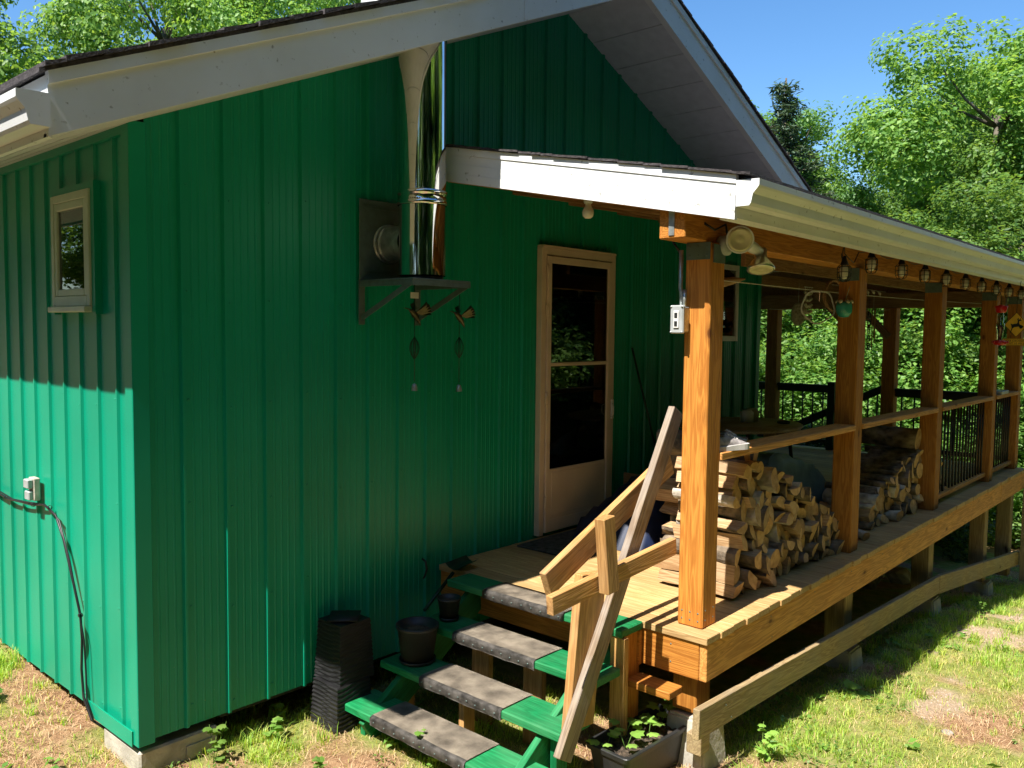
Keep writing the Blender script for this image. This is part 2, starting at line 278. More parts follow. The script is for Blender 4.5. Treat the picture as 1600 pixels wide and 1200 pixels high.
def tube(bm, pts, r, seg=8, mi=0, caps=True):
    pts = [Vector(p) for p in pts]; rr = r if isinstance(r, (list, tuple)) else [r] * len(pts); rings = []
    prev = None
    for i, p in enumerate(pts):
        t = (pts[min(i + 1, len(pts) - 1)] - pts[max(i - 1, 0)]).normalized()
        if prev is None: u = t.orthogonal().normalized()
        else:
            u = prev - t * prev.dot(t); u = u.normalized() if u.length > 1e-6 else t.orthogonal().normalized()
        prev = u; v = t.cross(u)
        rings.append([bm.verts.new(p + (u * math.cos(2 * PI * k / seg) + v * math.sin(2 * PI * k / seg)) * rr[i]) for k in range(seg)])
    for a, b in zip(rings, rings[1:]):
        for k in range(seg):
            f = bm.faces.new((a[k], a[(k + 1) % seg], b[(k + 1) % seg], b[k])); f.material_index = mi; f.smooth = True
    if caps:
        for rg, rev in ((rings[0], True), (rings[-1], False)):
            f = bm.faces.new(rg[::-1] if rev else rg); f.material_index = mi
def lathe(bm, prof, seg=24, c=(0, 0, 0), mi=0, axis=None):
    Mx = Matrix.Translation(c) @ (axis.to_track_quat('Z', 'Y').to_matrix().to_4x4() if axis is not None else Matrix.Identity(4))
    rings = []
    for r, z in prof:
        if r < 1e-5: rings.append([bm.verts.new(Mx @ Vector((0, 0, z)))])
        else: rings.append([bm.verts.new(Mx @ Vector((r * math.cos(2 * PI * k / seg), r * math.sin(2 * PI * k / seg), z))) for k in range(seg)])
    for a, b in zip(rings, rings[1:]):
        for k in range(seg):
            k2 = (k + 1) % seg
            if len(a) == 1 and len(b) == 1: continue
            if len(a) == 1: vs = (a[0], b[k2], b[k])
            elif len(b) == 1: vs = (a[k], a[k2], b[0])
            else: vs = (a[k], a[k2], b[k2], b[k])
            f = bm.faces.new(vs); f.material_index = mi; f.smooth = True
def tubeobj(name, pts, r, mat, parent=None, seg=8, label=None):
    bm = bmesh.new(); tube(bm, pts, r, seg); return link(name, bm_to(bm, name), mat, parent, None, None, label)
def latheobj(name, prof, c, mat, parent=None, seg=24, axis=None):
    bm = bmesh.new(); lathe(bm, prof, seg, c, 0, Vector(axis) if axis else None); return link(name, bm_to(bm, name), mat, parent)
def np_mesh(name, verts, faces_flat, loop_tot):
    """verts (n,3); faces_flat: loop vertex indices; loop_tot: polygon sizes"""
    me = bpy.data.meshes.new(name); n = len(verts); me.vertices.add(n); me.vertices.foreach_set('co', np.asarray(verts, np.float32).ravel())
    fl = np.asarray(faces_flat, np.int32).ravel(); lt = np.asarray(loop_tot, np.int32)
    me.loops.add(len(fl)); me.loops.foreach_set('vertex_index', fl); me.polygons.add(len(lt))
    st = np.concatenate(([0], np.cumsum(lt)[:-1])).astype(np.int32); me.polygons.foreach_set('loop_start', st)
    try: me.polygons.foreach_set('loop_total', lt)
    except Exception: pass
    me.update(calc_edges=True); return me

# ------------------------------------------------------------ ground
def vnoise(x, y, s, seed=0):
    x = np.asarray(x, float) / s + seed * 17.3; y = np.asarray(y, float) / s + seed * 9.1
    xi = np.floor(x).astype(np.int64); yi = np.floor(y).astype(np.int64); fx = x - xi; fy = y - yi; fx = fx * fx * (3 - 2 * fx); fy = fy * fy * (3 - 2 * fy)
    def h(a, b):
        v = np.sin(a * 127.1 + b * 311.7 + seed * 74.7) * 43758.5453; return v - np.floor(v)
    return (h(xi, yi) * (1 - fx) + h(xi + 1, yi) * fx) * (1 - fy) + (h(xi, yi + 1) * (1 - fx) + h(xi + 1, yi + 1) * fx) * fy
def gz(x, y):
    x = np.asarray(x, float); y = np.asarray(y, float)
    b = np.interp(x, [-200, -8, -2, 0, 2, 4, 6, 8, 10, 14, 30, 300], [-.5, -.5, -.60, -.67, -.70, -.78, -.88, -1.17, -1.45, -1.8, -2.2, -2.5])
    b = b + 0.085 * np.clip(y, 0, 3.5) * np.clip(1 - x / 3, 0.0, 1)
    b = b + 0.05 * (vnoise(x, y, 1.3, 1) - .5) + 0.025 * (vnoise(x, y, 0.35, 2) - .5) + 0.006 * (vnoise(x, y, 0.08, 3) - .5)
    return b
def gzf(x, y): return float(gz(x, y))
PATH = np.array([(2.2, -2.75), (3.3, -2.45), (4.3, -2.42), (5.4, -2.36), (6.4, -2.33), (7.6, -2.5), (9.5, -2.9), (14, -4.0)])
def path_d(x, y):
    x = np.asarray(x, float); y = np.asarray(y, float); d = np.full(x.shape, 1e9)
    for (ax, ay), (bx, by) in zip(PATH, PATH[1:]):
        t = np.clip(((x - ax) * (bx - ax) + (y - ay) * (by - ay)) / ((bx - ax) ** 2 + (by - ay) ** 2), 0, 1)
        d = np.minimum(d, np.hypot(x - ax - t * (bx - ax), y - ay - t * (by - ay)))
    return d
def sand(x, y):
    w = 0.12 + 0.02 * np.clip(x - 3, 0, 4)
    return np.clip((w + 0.50 * (vnoise(x, y, 0.45, 5) - .5) + .30 * (vnoise(x, y, .13, 6) - .5) + .12 * (vnoise(x, y, .05, 7) - .5) - path_d(x, y)) / 0.22, 0, 1)
def dry(x, y):   # dry straw-brown patches beside the left wall
    v = vnoise(x, y, 0.55, 8) * .6 + vnoise(x, y, 0.17, 9) * .4
    bias = np.where(x < 0.2, 0.20, -0.04)
    return np.clip((v + bias - 0.5) / 0.16, 0, 1)
def axis_lines(a0, a1, step, far):
    l = list(np.arange(a0, a1 + 1e-6, step)); s = step; p = a0; q = a1
    lo = []; hi = []
    while p > -far: s *= 1.35; p -= s; lo.append(p); q += s; hi.append(q)
    return np.array(lo[::-1] + l + hi)
gx = axis_lines(-2.5, 11, 0.05, 400); gy = axis_lines(-4.2, 3, 0.05, 400)
X, Y = np.meshgrid(gx, gy, indexing='ij'); Z = gz(X, Y)
nx, ny = X.shape; idx = np.arange(nx * ny).reshape(nx, ny)
q = np.stack((idx[:-1, :-1], idx[1:, :-1], idx[1:, 1:], idx[:-1, 1:]), -1).reshape(-1, 4)
gme = np_mesh('ground', np.stack((X, Y, Z), -1).reshape(-1, 3), q, np.full(len(q), 4))
ca = gme.color_attributes.new('cover', 'FLOAT_COLOR', 'POINT')
cc = np.ones((nx * ny, 4), np.float32); cc[:, 0] = sand(X, Y).ravel(); cc[:, 1] = dry(X, Y).ravel(); cc[:, 2] = 0
ca.data.foreach_set('color', cc.ravel())
def groundmat():
    m, nt, ns, L, b = newmat('lawn_and_sand')
    at = N(ns, 'ShaderNodeAttribute', attribute_name='cover'); sp = N(ns, 'ShaderNodeSeparateColor'); L.new(at.outputs['Color'], sp.inputs[0])
    tc = N(ns, 'ShaderNodeTexCoord')
    def nz(sc, stops, det=8):
        n = N(ns, 'ShaderNodeTexNoise'); n.inputs['Scale'].default_value = sc; n.inputs['Detail'].default_value = det; n.inputs['Roughness'].default_value = 0.7; L.new(tc.outputs['Object'], n.inputs[0]); r = ramp(ns, stops); L.new(n.outputs[0], r.inputs[0]); return r, n
    g, n0 = nz(9, [(0.3, (0.12, 0.16, 0.04)), (0.5, (0.24, 0.27, 0.07)), (0.7, (0.38, 0.32, 0.15))])
    d, _ = nz(14, [(0.3, (0.20, 0.11, 0.06)), (0.5, (0.34, 0.20, 0.11)), (0.7, (0.48, 0.33, 0.19))])
    s, ng = nz(60, [(0.25, (0.25, 0.18, 0.11)), (0.5, (0.42, 0.31, 0.21)), (0.75, (0.56, 0.44, 0.31))])
    m1 = N(ns, 'ShaderNodeMix', data_type='RGBA'); L.new(sp.outputs[1], m1.inputs[0]); L.new(g.outputs[0], m1.inputs[6]); L.new(d.outputs[0], m1.inputs[7])
    m2 = N(ns, 'ShaderNodeMix', data_type='RGBA'); L.new(sp.outputs[0], m2.inputs[0]); L.new(m1.outputs[2], m2.inputs[6]); L.new(s.outputs[0], m2.inputs[7])
    L.new(m2.outputs[2], b.inputs['Base Color']); b.inputs['Roughness'].default_value = 0.95; b.inputs['Specular IOR Level'].default_value = 0.1
    bp = N(ns, 'ShaderNodeBump'); bp.inputs['Strength'].default_value = 0.9; bp.inputs['Distance'].default_value = 0.02; L.new(ng.outputs[0], bp.inputs['Height']); L.new(bp.outputs[0], b.inputs['Normal'])
    return m
gme.materials.append(groundmat())
link('ground', gme, None, kind='structure', smooth=True)

# ------------------------------------------------------------ cabin
def prism(bm, prof, y0, y1, mi=0):
    """closed XZ outline extruded along y"""
    a = [bm.verts.new((x, y0, z)) for x, z in prof]; b = [bm.verts.new((x, y1, z)) for x, z in prof]; n = len(prof)
    bm.faces.new(a).material_index = mi; bm.faces.new(b[::-1]).material_index = mi
    for i in range(n): bm.faces.new((a[i], b[i], b[(i + 1) % n], a[(i + 1) % n])).material_index = mi
def fixn(bm): bmesh.ops.recalc_face_normals(bm, faces=bm.faces)
SL = 0.43; XP = 3.15; WX = 6.30; ZPK = 3.745; ZB = -0.478; RO = 0.65
def zs(x): return ZPK - SL * abs(x - XP)
cabin = root('cabin', 'green metal clad cabin with a white trimmed gable roof and a cream storm door', 'cabin', (0, 0, ZB))
def siding(name, s0, s1, rib0, pitch, minors, topf, mapf, parent, rib_h=0.017):
    pts = {s0: 0.0, s1: 0.0}
    k = math.floor((s0 - rib0) / pitch) - 1
    while rib0 + k * pitch < s1 + pitch:
        c = rib0 + k * pitch
        for d, h in ((-.014, 0), (-.0065, rib_h), (.0065, rib_h), (.014, 0)):
            if s0 < c + d < s1: pts[c + d] = h
        for f in minors:
            for d, h in ((-.007, 0), (-.003, .0026), (.003, .0026), (.007, 0)):
                if s0 < c + f * pitch + d < s1: pts[c + f * pitch + d] = h
        k += 1
    if s0 < XP < s1 and topf is zs: pts.setdefault(XP, 0.0)
    ss = sorted(pts); V = []; F = []
    for s in ss: V += [mapf(s, pts[s], ZB), mapf(s, pts[s], topf(s))]
    for i in range(len(ss) - 1): F.append((2 * i, 2 * i + 2, 2 * i + 3, 2 * i + 1))
    bm = bmesh.new(); vs = [bm.verts.new(v) for v in V]
    for f in F: bm.faces.new([vs[i] for i in f])
    # hex screw heads beside each rib
    c = rib0; k = 0
    while c < s1:
        if c > s0 + .02:
            for zc in (-0.40, 0.09, 0.60, 1.10, 1.62, 2.12, 2.6, 3.1):
                if zc > topf(c) - .1: continue
                z = zc + 0.03 * math.sin(c * 9)
                lathe(bm, [(0.0, .0065), (.0060, .0060), (.0062, .001), (.0095, .0)] if topf is not zs else [(0.0, .004), (.0045, .0035), (.0065, .0)], 6, mapf(c + .03, 0.0005, z), 0, Vector(mapf(0, 1, 0)) - Vector(mapf(0, 0, 0)))
        c += pitch; k += 1
    return link(name, bm_to(bm, name), M['green'], parent)
siding('gable_wall', 0.06, WX, 0.226, 0.2235, (.24, .42, .60, .78), zs, lambda s, h, z: (s, -h, z), cabin)
siding('side_wall', 0.05, 7.0, 0.171, 0.2105, (), lambda s: zs(0) - .01, lambda s, h, z: (-h, s, z), cabin, rib_h=.013)
bm = bmesh.new(); abox(bm, WX, WX + .02, .002, 7, ZB, zs(WX) - .005); abox(bm, 0.02, WX, 6.98, 7, ZB, zs(0) - .02); link('rear_wall', bm_to(bm, 'rear_wall'), M['green'], cabin)
bm = bmesh.new(); abox(bm, -.021, .0605, -.0205, .058, ZB - .012, zs(0) + .004, 0, .003); link('corner_trim', bm_to(bm, 'corner_trim'), M['green'], cabin)
bm = bmesh.new(); abox(bm, WX - .055, WX + .0235, -.0235, .04, ZB - .012, zs(WX) - .01, 0, .003); link('corner_trim', bm_to(bm, 'corner_trim'), M['green'], cabin)
bm = bmesh.new(); abox(bm, 0.42, 6.2, .03, .07, ZB - .03, ZB + .01); abox(bm, .03, .07, .42, 6.9, ZB - .03, ZB + .01); link('sill_beam', bm_to(bm, 'sill_beam'), M['dark'], cabin)  # sill coloured near black to read as shade under the siding
# short piece of base flashing low on the side wall, by the corner
bm = bmesh.new(); abox(bm, -.0285, -.0235, .03, .52, ZB - .02, ZB + .055); link('base_flashing', bm_to(bm, 'base_flashing'), M['green'], cabin)
# floor and dark crawl space skirt are left open; a few joists
for y in (1.2, 2.4, 3.6, 4.8, 6.0): box('floor_joist', 0.08, 6.2, y, y + .04, ZB - .20, ZB - .055, M['rafter'], cabin)
bm = bmesh.new(); abox(bm, 0.05, 6.25, 0.05, 6.95, ZB + .012, ZB + .03); link('floor_panel', bm_to(bm, 'floor_panel'), M['dark'], cabin)
# roof: body, shingles, soffit, fascias
E0, E1 = -0.575, 2 * XP + 0.575; YB = 7.5
bm = bmesh.new()
prism(bm, [(E0 + .02, zs(E0 + .02) + .02), (XP, ZPK + .02), (E1 - .02, zs(E1 - .02) + .02), (E1 - .02, zs(E1 - .02) + .205), (XP, ZPK + .205), (E0 + .02, zs(E0 + .02) + .205)], -RO + .022, YB); fixn(bm)
roof = link('roof', bm_to(bm, 'roof'), M['dark'], cabin)
bm = bmesh.new()
prism(bm, [(E0 - .03, zs(E0 - .03) + .212), (XP, ZPK + .212), (E1 + .03, zs(E1 + .03) + .212), (E1 + .03, zs(E1 + .03) + .226), (XP, ZPK + .226), (E0 - .03, zs(E0 - .03) + .226)], -RO - .012, YB + .02)
rs = random.Random(3)
for side in (-1, 1):   # ragged shingle courses along the rake edge
    d = -0.60 if side < 0 else -0.60; t = 0.0
    while t < 3.7:
        w = rs.uniform(.12, .17); xa = XP + side * t; xb = XP + side * min(t + w, 3.74); pr = rs.uniform(.004, .022); up = rs.uniform(.0, .006)
        p = [(xa, zs(xa) + .2265 + up), (xb, zs(xb) + .2265), (xb, zs(xb) + .244 + up), (xa, zs(xa) + .238 + up)]
        prism(bm, p, -RO - .012 - pr, YB); t += w
fixn(bm); link('shingles', bm_to(bm, 'shingles'), M['shingle'], roof)
bm = bmesh.new()
for side in (-1, 1):
    t = 0.0
    while t < 3.70:
        t2 = min(t + .295, 3.715); a = XP + side * (t + .003); b = XP + side * (t2 - .003)
        prism(bm, [(a, zs(a) - .002), (b, zs(b) - .002), (b, zs(b) + .012), (a, zs(a) + .012)], -RO + .02, (-.001 if t2 < 3.1 or True else 7))
        t = t2
x = E0 + .01
while x < -0.01:
    x2 = min(x + .14, -0.001); prism(bm, [(x + .002, zs(x) - .004), (x2 - .002, zs(x2) - .004), (x2 - .002, zs(x2) + .01), (x + .002, zs(x) + .01)], 0.0, YB); x = x2
fixn(bm); link('soffit', bm_to(bm, 'soffit'), M['soffit'], roof)
bm = bmesh.new(); abox(bm, -.02, 0.0, -.02, 7, zs(0) - .05, zs(0) + .005); link('frieze_trim', bm_to(bm, 'frieze_trim'), M['green'], roof)
for side in (-1, 1):
    xe = XP + side * 3.725
    bm = bmesh.new(); xj = XP + side * 1.22
    for xa, xb in ((XP, xj - side * 0), (xj + side * .0025, xe)): prism(bm, [(xa, zs(xa) - .012), (xb, zs(xb) - .012), (xb, zs(xb) + .165), (xa, zs(xa) + .165)], -RO - (.0015 if xa == XP else 0), -RO + .02)
    prism(bm, [(XP, ZPK - .012), (xe, zs(xe) - .012), (xe, zs(xe) + .001), (XP, ZPK + .001)], -RO + .02, -RO + .045); fixn(bm)
    link('rake_fascia', bm_to(bm, 'rake_fascia'), M['white'], roof)
    bm = bmesh.new(); prism(bm, [(XP, ZPK + .165), (xe, zs(xe) + .165), (xe, zs(xe) + .211), (XP, ZPK + .211)], -RO - .012, -RO + .02); fixn(bm)
    link('rake_trim', bm_to(bm, 'rake_trim'), M['white'], roof)
    bm = bmesh.new(); xa, xb = sorted((xe, xe - side * .02)); abox(bm, xa, xb, -RO + .021, YB, zs(xe) - .012, zs(xe) + .2); link('eave_fascia', bm_to(bm, 'eave_fascia'), M['white'], roof)
GUT = [(0, 0), (.062, 0), (.070, .012), (.078, .050), (.100, .075), (.106, .085), (.106, .112), (.098, .112), (.098, .088), (.092, .079), (.071, .053), (.062, .006), (.004, .006), (.004, .118), (0, .118)]
def gutter(name, a, b, out, parent, cap_at_a=True):
    """K-style gutter from a to b (bottom back line), projecting towards `out`"""
    a = Vector(a); b = Vector(b); out = Vector(out); bm = bmesh.new(); up = Vector((0, 0, 1)); n = len(GUT)
    va = [bm.verts.new(a + out * p + up * q) for p, q in GUT]; vb = [bm.verts.new(b + out * p + up * q) for p, q in GUT]
    for i in range(n): bm.faces.new((va[i], va[(i + 1) % n], vb[(i + 1) % n], vb[i]))
    d = (b - a).normalized()
    for e, s in ((a, -1), (b, 1)):
        o = e + d * s * .0015; oc = [bm.verts.new(o + out * p * 1.02 + up * q) for p, q in GUT[:8]] + [bm.verts.new(o + up * .115)]
        oc2 = [bm.verts.new(o + d * s * .002 + out * p * 1.02 + up * q) for p, q in GUT[:8]] + [bm.verts.new(o + d * s * .002 + up * .115)]
        bm.faces.new(oc); bm.faces.new(oc2[::-1])
        for i in range(len(oc)): bm.faces.new((oc[i], oc[(i + 1) % len(oc)], oc2[(i + 1) % len(oc)], oc2[i]))
    fixn(bm); return link(name, bm_to(bm, name), M['white'], parent)
gutter('gutter', (E0 - .001, -RO - .02, zs(E0) + .015), (E0 - .001, YB, zs(E0) + .015), (-1, 0, 0), roof)

# storm door
door = link('storm_door', (lambda bm: (abox(bm, 2.835, 2.885, -.05, -.001, .012, 2.06, 0, .003), abox(bm, 3.675, 3.728, -.05, -.001, .012, 2.06, 0, .003), abox(bm, 2.885, 3.675, -.05, -.001, 2.012, 2.06, 0, .003), abox(bm, 2.84, 3.722, -.056, -.001, 2.0605, 2.078), bm_to(bm, 'storm_door'))[-1])(bmesh.new()), M['cream'], cabin)
bm = bmesh.new()
for a in ((2.89, 2.935, .03, 2.005), (3.625, 3.67, .03, 2.005)): abox(bm, a[0], a[1], -.062, -.03, a[2], a[3], 0, .004)
for z0, z1 in ((1.955, 2.005), (1.225, 1.25), (.03, .12)): abox(bm, 2.935, 3.625, -.060, -.032, z0, z1, 0, .003)
abox(bm, 2.935, 3.625, -.056, -.034, .12, .485, 0, .002); abox(bm, 2.96, 3.60, -.059, -.055, .15, .46, 0, .002)
link('door_leaf', bm_to(bm, 'door_leaf'), M['cream'], door, smooth=False)
bm = bmesh.new(); abox(bm, 2.936, 3.624, -.047, -.043, 1.251, 1.954); abox(bm, 2.936, 3.624, -.047, -.043, .486, 1.224); link('door_glass', bm_to(bm, 'door_glass'), M['glass'], door)
bm = bmesh.new(); abox(bm, 2.89, 3.67, -.022, -.0195, .03, 2.0); link('inner_door', bm_to(bm, 'inner_door'), M['dark'], door)  # near black board in place of the unlit interior behind the storm door
bm = bmesh.new(); abox(bm, 3.545, 3.60, -.030, -.024, .49, 1.95); abox(bm, 2.94, 3.545, -.030, -.024, 1.405, 1.425); abox(bm, 2.94, 3.545, -.030, -.024, .70, .735); link('inner_sash', bm_to(bm, 'inner_sash'), flat('dim_inner_frame', (.16, .15, .13), .5), door)
bm = bmesh.new(); abox(bm, 3.672, 3.70, -.075, -.060, .80, .95, 0, .004); tube(bm, [(3.672, -.075, .82), (3.655, -.10, .84), (3.655, -.10, .90), (3.672, -.075, .92)], .006); link('door_handle', bm_to(bm, 'door_handle'), M['palewhite'], door)
for z in (.25, 1.0, 1.62, 1.9):
    bm = bmesh.new(); abox(bm, 2.872, 2.895, -.068, -.058, z - .04, z + .04, 0, .002); tube(bm, [(2.886, -.068, z - .04), (2.886, -.068, z + .04)], .005); link('hinge', bm_to(bm, 'hinge'), M['cream'], door)
# windows
def window_side(y0, y1, z0, z1):
    w = link('window', (lambda bm: (abox(bm, -.045, 0.0, y0, y0 + .035, z0, z1, 0, .003), abox(bm, -.045, 0, y1 - .035, y1, z0, z1, 0, .003), abox(bm, -.045, 0, y0 + .035, y1 - .035, z1 - .04, z1, 0, .003), abox(bm, -.045, 0, y0 + .035, y1 - .035, z0, z0 + .05, 0, .003), bm_to(bm, 'window'))[-1])(bmesh.new()), M['winframe'], cabin)
    bm = bmesh.new()
    for a, b, c, d in ((y0 + .035, y0 + .068, z0 + .05, z1 - .04), (y1 - .068, y1 - .035, z0 + .05, z1 - .04)): abox(bm, -.042, -.008, a, b, c, d, 0, .004)
    abox(bm, -.042, -.008, y0 + .068, y1 - .068, z1 - .08, z1 - .04, 0, .004); abox(bm, -.042, -.008, y0 + .068, y1 - .068, z0 + .05, z0 + .085, 0, .004)
    link('sash', bm_to(bm, 'sash'), M['winframe'], w)
    bm = bmesh.new(); abox(bm, -.030, -.026, y0 + .068, y1 - .068, z0 + .085, z1 - .08); link('pane', bm_to(bm, 'pane'), M['glass'], w)
    bm = bmesh.new(); abox(bm, -.024, -.0225, y0 + .06, y1 - .06, z0 + .07, z1 - .06); link('unlit_room_panel', bm_to(bm, 'unlit_room_panel'), M['dark'], w)  # dark sheet behind the pane, painted as the unlit room
    bm = bmesh.new(); abox(bm, -.070, 0, y0 - .0, y1 + .0, z0 - .03, z0 - .001, 0, .004); link('sill', bm_to(bm, 'sill'), M['winframe'], w)
    bm = bmesh.new()
    abox(bm, -.034, 0, y0 - .04, y0 - .002, z0 - .04, z1 + .035); abox(bm, -.034, 0, y1 + .002, y1 + .04, z0 - .04, z1 + .035); abox(bm, -.034, 0, y0 - .002, y1 + .002, z1 + .003, z1 + .035); link('trim', bm_to(bm, 'trim'), M['green'], w)
window_side(0.37, 0.835, 1.572, 2.130)
bm = bmesh.new(); abox(bm, 5.36, 5.40, -.05, 0, 1.40, 2.12, 0, .003); abox(bm, 5.74, 5.785, -.05, 0, 1.40, 2.12, 0, .003); abox(bm, 5.40, 5.74, -.05, 0, 2.07, 2.12, 0, .003); abox(bm, 5.40, 5.74, -.05, 0, 1.40, 1.45, 0, .003)
w2 = link('window', bm_to(bm, 'window'), M['palewhite'], cabin)
bm = bmesh.new(); abox(bm, 5.401, 5.739, -.034, -.030, 1.451, 2.069); link('pane', bm_to(bm, 'pane'), M['glass'], w2)
bm = bmesh.new(); abox(bm, 5.401, 5.739, -.024, -.0205, 1.451, 2.069); link('unlit_room_panel', bm_to(bm, 'unlit_room_panel'), M['dark'], w2)  # unlit room behind this window, put in as a near black sheet

# ------------------------------------------------------------ stove pipe on the gable wall
sp = root('stovepipe', 'polished steel stove pipe on a wall bracket rising through the roof overhang', 'chimney', (1.485, -.30, 1.74))
PC = Vector((1.485, -.30, 0)); PR = .132
latheobj('pipe', [(PR, 1.775), (PR, 2.175), (PR, 2.18), (PR + .004, 2.185), (PR + .004, 2.215), (PR, 2.22), (PR, 2.225), (PR, 3.0), (PR, 3.8), (PR, 4.33)], PC, M['chrome'], sp, 96)
latheobj('pipe_band', [(PR + .004, 2.16), (PR + .010, 2.165), (PR + .010, 2.18), (PR + .004, 2.185), (PR + .0045, 2.215), (PR + .010, 2.22), (PR + .010, 2.235), (PR + .001, 2.24)], PC, M['chrome'], sp, 64)
latheobj('roof_flashing', [(PR + .21, zs(1.485) + .14), (PR + .19, zs(1.485) + .42), (PR + .04, zs(1.485) + .60), (PR + .002, zs(1.485) + .61)], PC, M['palewhite'], sp, 32)
latheobj('pipe_base', [(0, 1.752), (PR - .012, 1.752), (PR - .012, 1.775), (0, 1.775)], PC, M['black'], sp, 32)
bm = bmesh.new(); lathe(bm, [(.098, .0), (.098, .20)], 32, (1.47, -.02, 1.965), 0, Vector((0, -1, 0))); lathe(bm, [(.112, .0), (.112, .02), (.098, .021)], 32, (1.47, -.02, 1.965), 0, Vector((0, -1, 0))); lathe(bm, [(.106, .0), (.106, .02), (.098, .021)], 32, (1.47, -.05, 1.965), 0, Vector((0, -1, 0))); link('tee_pipe', bm_to(bm, 'tee_pipe'), M['galv'], sp)
bm = bmesh.new(); abox(bm, 1.262, 1.68, -.028, -.0195, 1.755, 2.205, 0, .002)
for z in (1.79, 1.805, 2.155, 2.17): abox(bm, 1.29, 1.65, -.033, -.0285, z, z + .006)
link('wall_thimble', bm_to(bm, 'wall_thimble'), M['galvdull'], sp)
bm = bmesh.new(); abox(bm, 1.265, 1.70, -.47, -.02, 1.738, 1.750, 0, .002); abox(bm, 1.265, 1.275, -.47, -.02, 1.712, 1.7375); abox(bm, 1.69, 1.70, -.47, -.02, 1.712, 1.7375); abox(bm, 1.275, 1.69, -.47, -.462, 1.712, 1.7375); link('shelf', bm_to(bm, 'shelf'), M['galvdull'], sp)
for x in (1.272, 1.693): board('strut', (x, -.455, 1.728), (x, -.03, 1.535), .032, .004, M['galvdull'], sp, bev=.001); box('strut_foot', x - .012, x + .03, -.024, -.0195, 1.50, 1.76, M['galvdull'], sp, .001)

# ------------------------------------------------------------ porch
porch = root('porch', 'long cedar porch with a low white trimmed roof running along the cabin', 'porch', (1.9, -1.9, 0))
DX0, DY0, DX1, DYB = 1.885, -1.91, 9.12, 2.5
bm = bmesh.new(); x = DX0; k = 0
while x < DX1 - .02:
    w = .137; j = rs.uniform(-.006, .006); yb = -.025 if x + w < WX + .03 else DYB
    if x + w > WX + .025 and x < WX + .03: yb = -.03
    abox(bm, DY0 + j, yb, x - 5.5, x + w - .005 - 5.5, -.036, rs.uniform(-.001, .001), 0, .003); x += w
# local frame: X->world Y, Y->world X, Z->up  (mirrored y sign kept positive by using -Z trick)
m4 = Matrix(((0, -1, 0, 5.5), (1, 0, 0, 0), (0, 0, 1, 0), (0, 0, 0, 1)))
for v in bm.verts: v.co.y = -v.co.y
bmesh.ops.reverse_faces(bm, faces=bm.faces); fixn(bm)
link('decking', bm_to(bm, 'decking'), M['deck'], porch, m4)
box('rim_joist', DX0 + .015, 7.98, DY0 + .012, DY0 + .052, -.225, -.038, M['rim'], porch, .004)
box('rim_joist', 7.985, DX1, DY0 + .010, DY0 + .050, -.225, -.038, M['rim'], porch, .004)
box('rim_joist', DX0 + .012, DX0 + .052, DY0 + .053, -.03, -.225, -.038, M['post'], porch, .004, along='y')
box('rim_joist', DX1 - .05, DX1 - .01, DY0 + .053, DYB, -.225, -.038, M['rim'], porch, .004, along='y')
for x in (2.6, 3.2, 3.8, 4.4, 5.0, 5.6, 6.2, 6.8, 7.4, 8.0, 8.6): box('joist', x, x + .04, DY0 + .055, -.03 if x < 6.3 else DYB, -.22, -.040, M['rafter'], porch, 0, along='y')
PX = [1.98, 3.98, 5.885, 7.79, 8.95]; PY0, PY1 = -1.825, -1.685; BZ = 1.915
for i, x in enumerate(PX):
    box('post', x, x + .14, PY0, PY1, .001, BZ, M['post'], porch, .006, along='z')
    g = gzf(x + .07, -1.75); top = -.226
    lo = -.44 if i == 0 else g + .10
    box('lower_post', x + .0, x + .14, PY0 + .02, PY1 + .02, lo, top, M['post' if i == 0 else 'treated'], porch, .006, along='z')
for x, y in ((8.93, -.515), (8.93, 0.98), (8.93, 2.35), (6.32, 2.35)): box('post', x, x + .15, y, y + .15, .001, 1.80, M['post'], porch, .006, along='z')
for x, y in ((3.98, -.15), (5.885, -.15), (7.79, -.15), (8.95, .9), (7.79, .9)): box('lower_post', x, x + .14, y, y + .14, gzf(x, y) + .02, -.226, M['treated'], porch, .005, along='z')
# beams and rafters
box('beam', 1.77, 5.95, -1.80, -1.66, BZ + .001, BZ + .16, M['post'], porch, .005)
box('beam', 5.955, 9.4, -1.80, -1.66, BZ + .001, BZ + .16, M['post'], porch, .005)
box('beam', 8.94, 9.08, -1.655, DYB, 1.801, 1.985, M['rafter'], porch, .005, along='y')
box('beam', 6.32, 9.0, 2.36, 2.50, 1.801, 1.985, M['rafter'], porch, .005)
RS = 0.2; 
def rb(y): return 2.105 + RS * (y + 2.05)          # underside of the porch roof
for k in range(13):
    x = 1.98 + k * .61
    board('rafter', (x, -2.04, rb(-2.04) - .062), (x, -.005, rb(0) - .062), .118, .038, M['rafter' if k else 'post'], porch, up=(0, 0, 1))
for k in range(5):
    x = 6.75 + k * .61
    board('rafter', (x, .0, rb(0) - .062), (x, 2.55, rb(2.55) - .062), .118, .038, M['rafter'], porch)
for k, y in enumerate((-.9, .15, 1.2)): box('tie_beam', 6.35 if y > 0 else 4.2, 8.93, y, y + .04, 1.98, 2.10, M['rafter'], porch, .003)
for xa, za in ((8.93, 1.80), (7.9, 1.80)): board('brace', (xa, -.44, 1.45), (xa, .05, 1.95), .085, .04, M['rafter'], porch)
board('brace', (3.95, -1.75, 2.02), (3.2, -1.0, 2.10), .085, .04, M['rafter'], porch); board('brace', (5.85, -1.5, 2.0), (5.1, -.6, 2.14), .085, .04, M['rafter'], porch); board('brace', (7.75, -1.5, 2.0), (7.0, -.6, 2.14), .085, .04, M['rafter'], porch)
bm = bmesh.new(); abox(bm, 9.10, 9.13, -1.95, 2.55, 1.95, rb(-2.0)); 
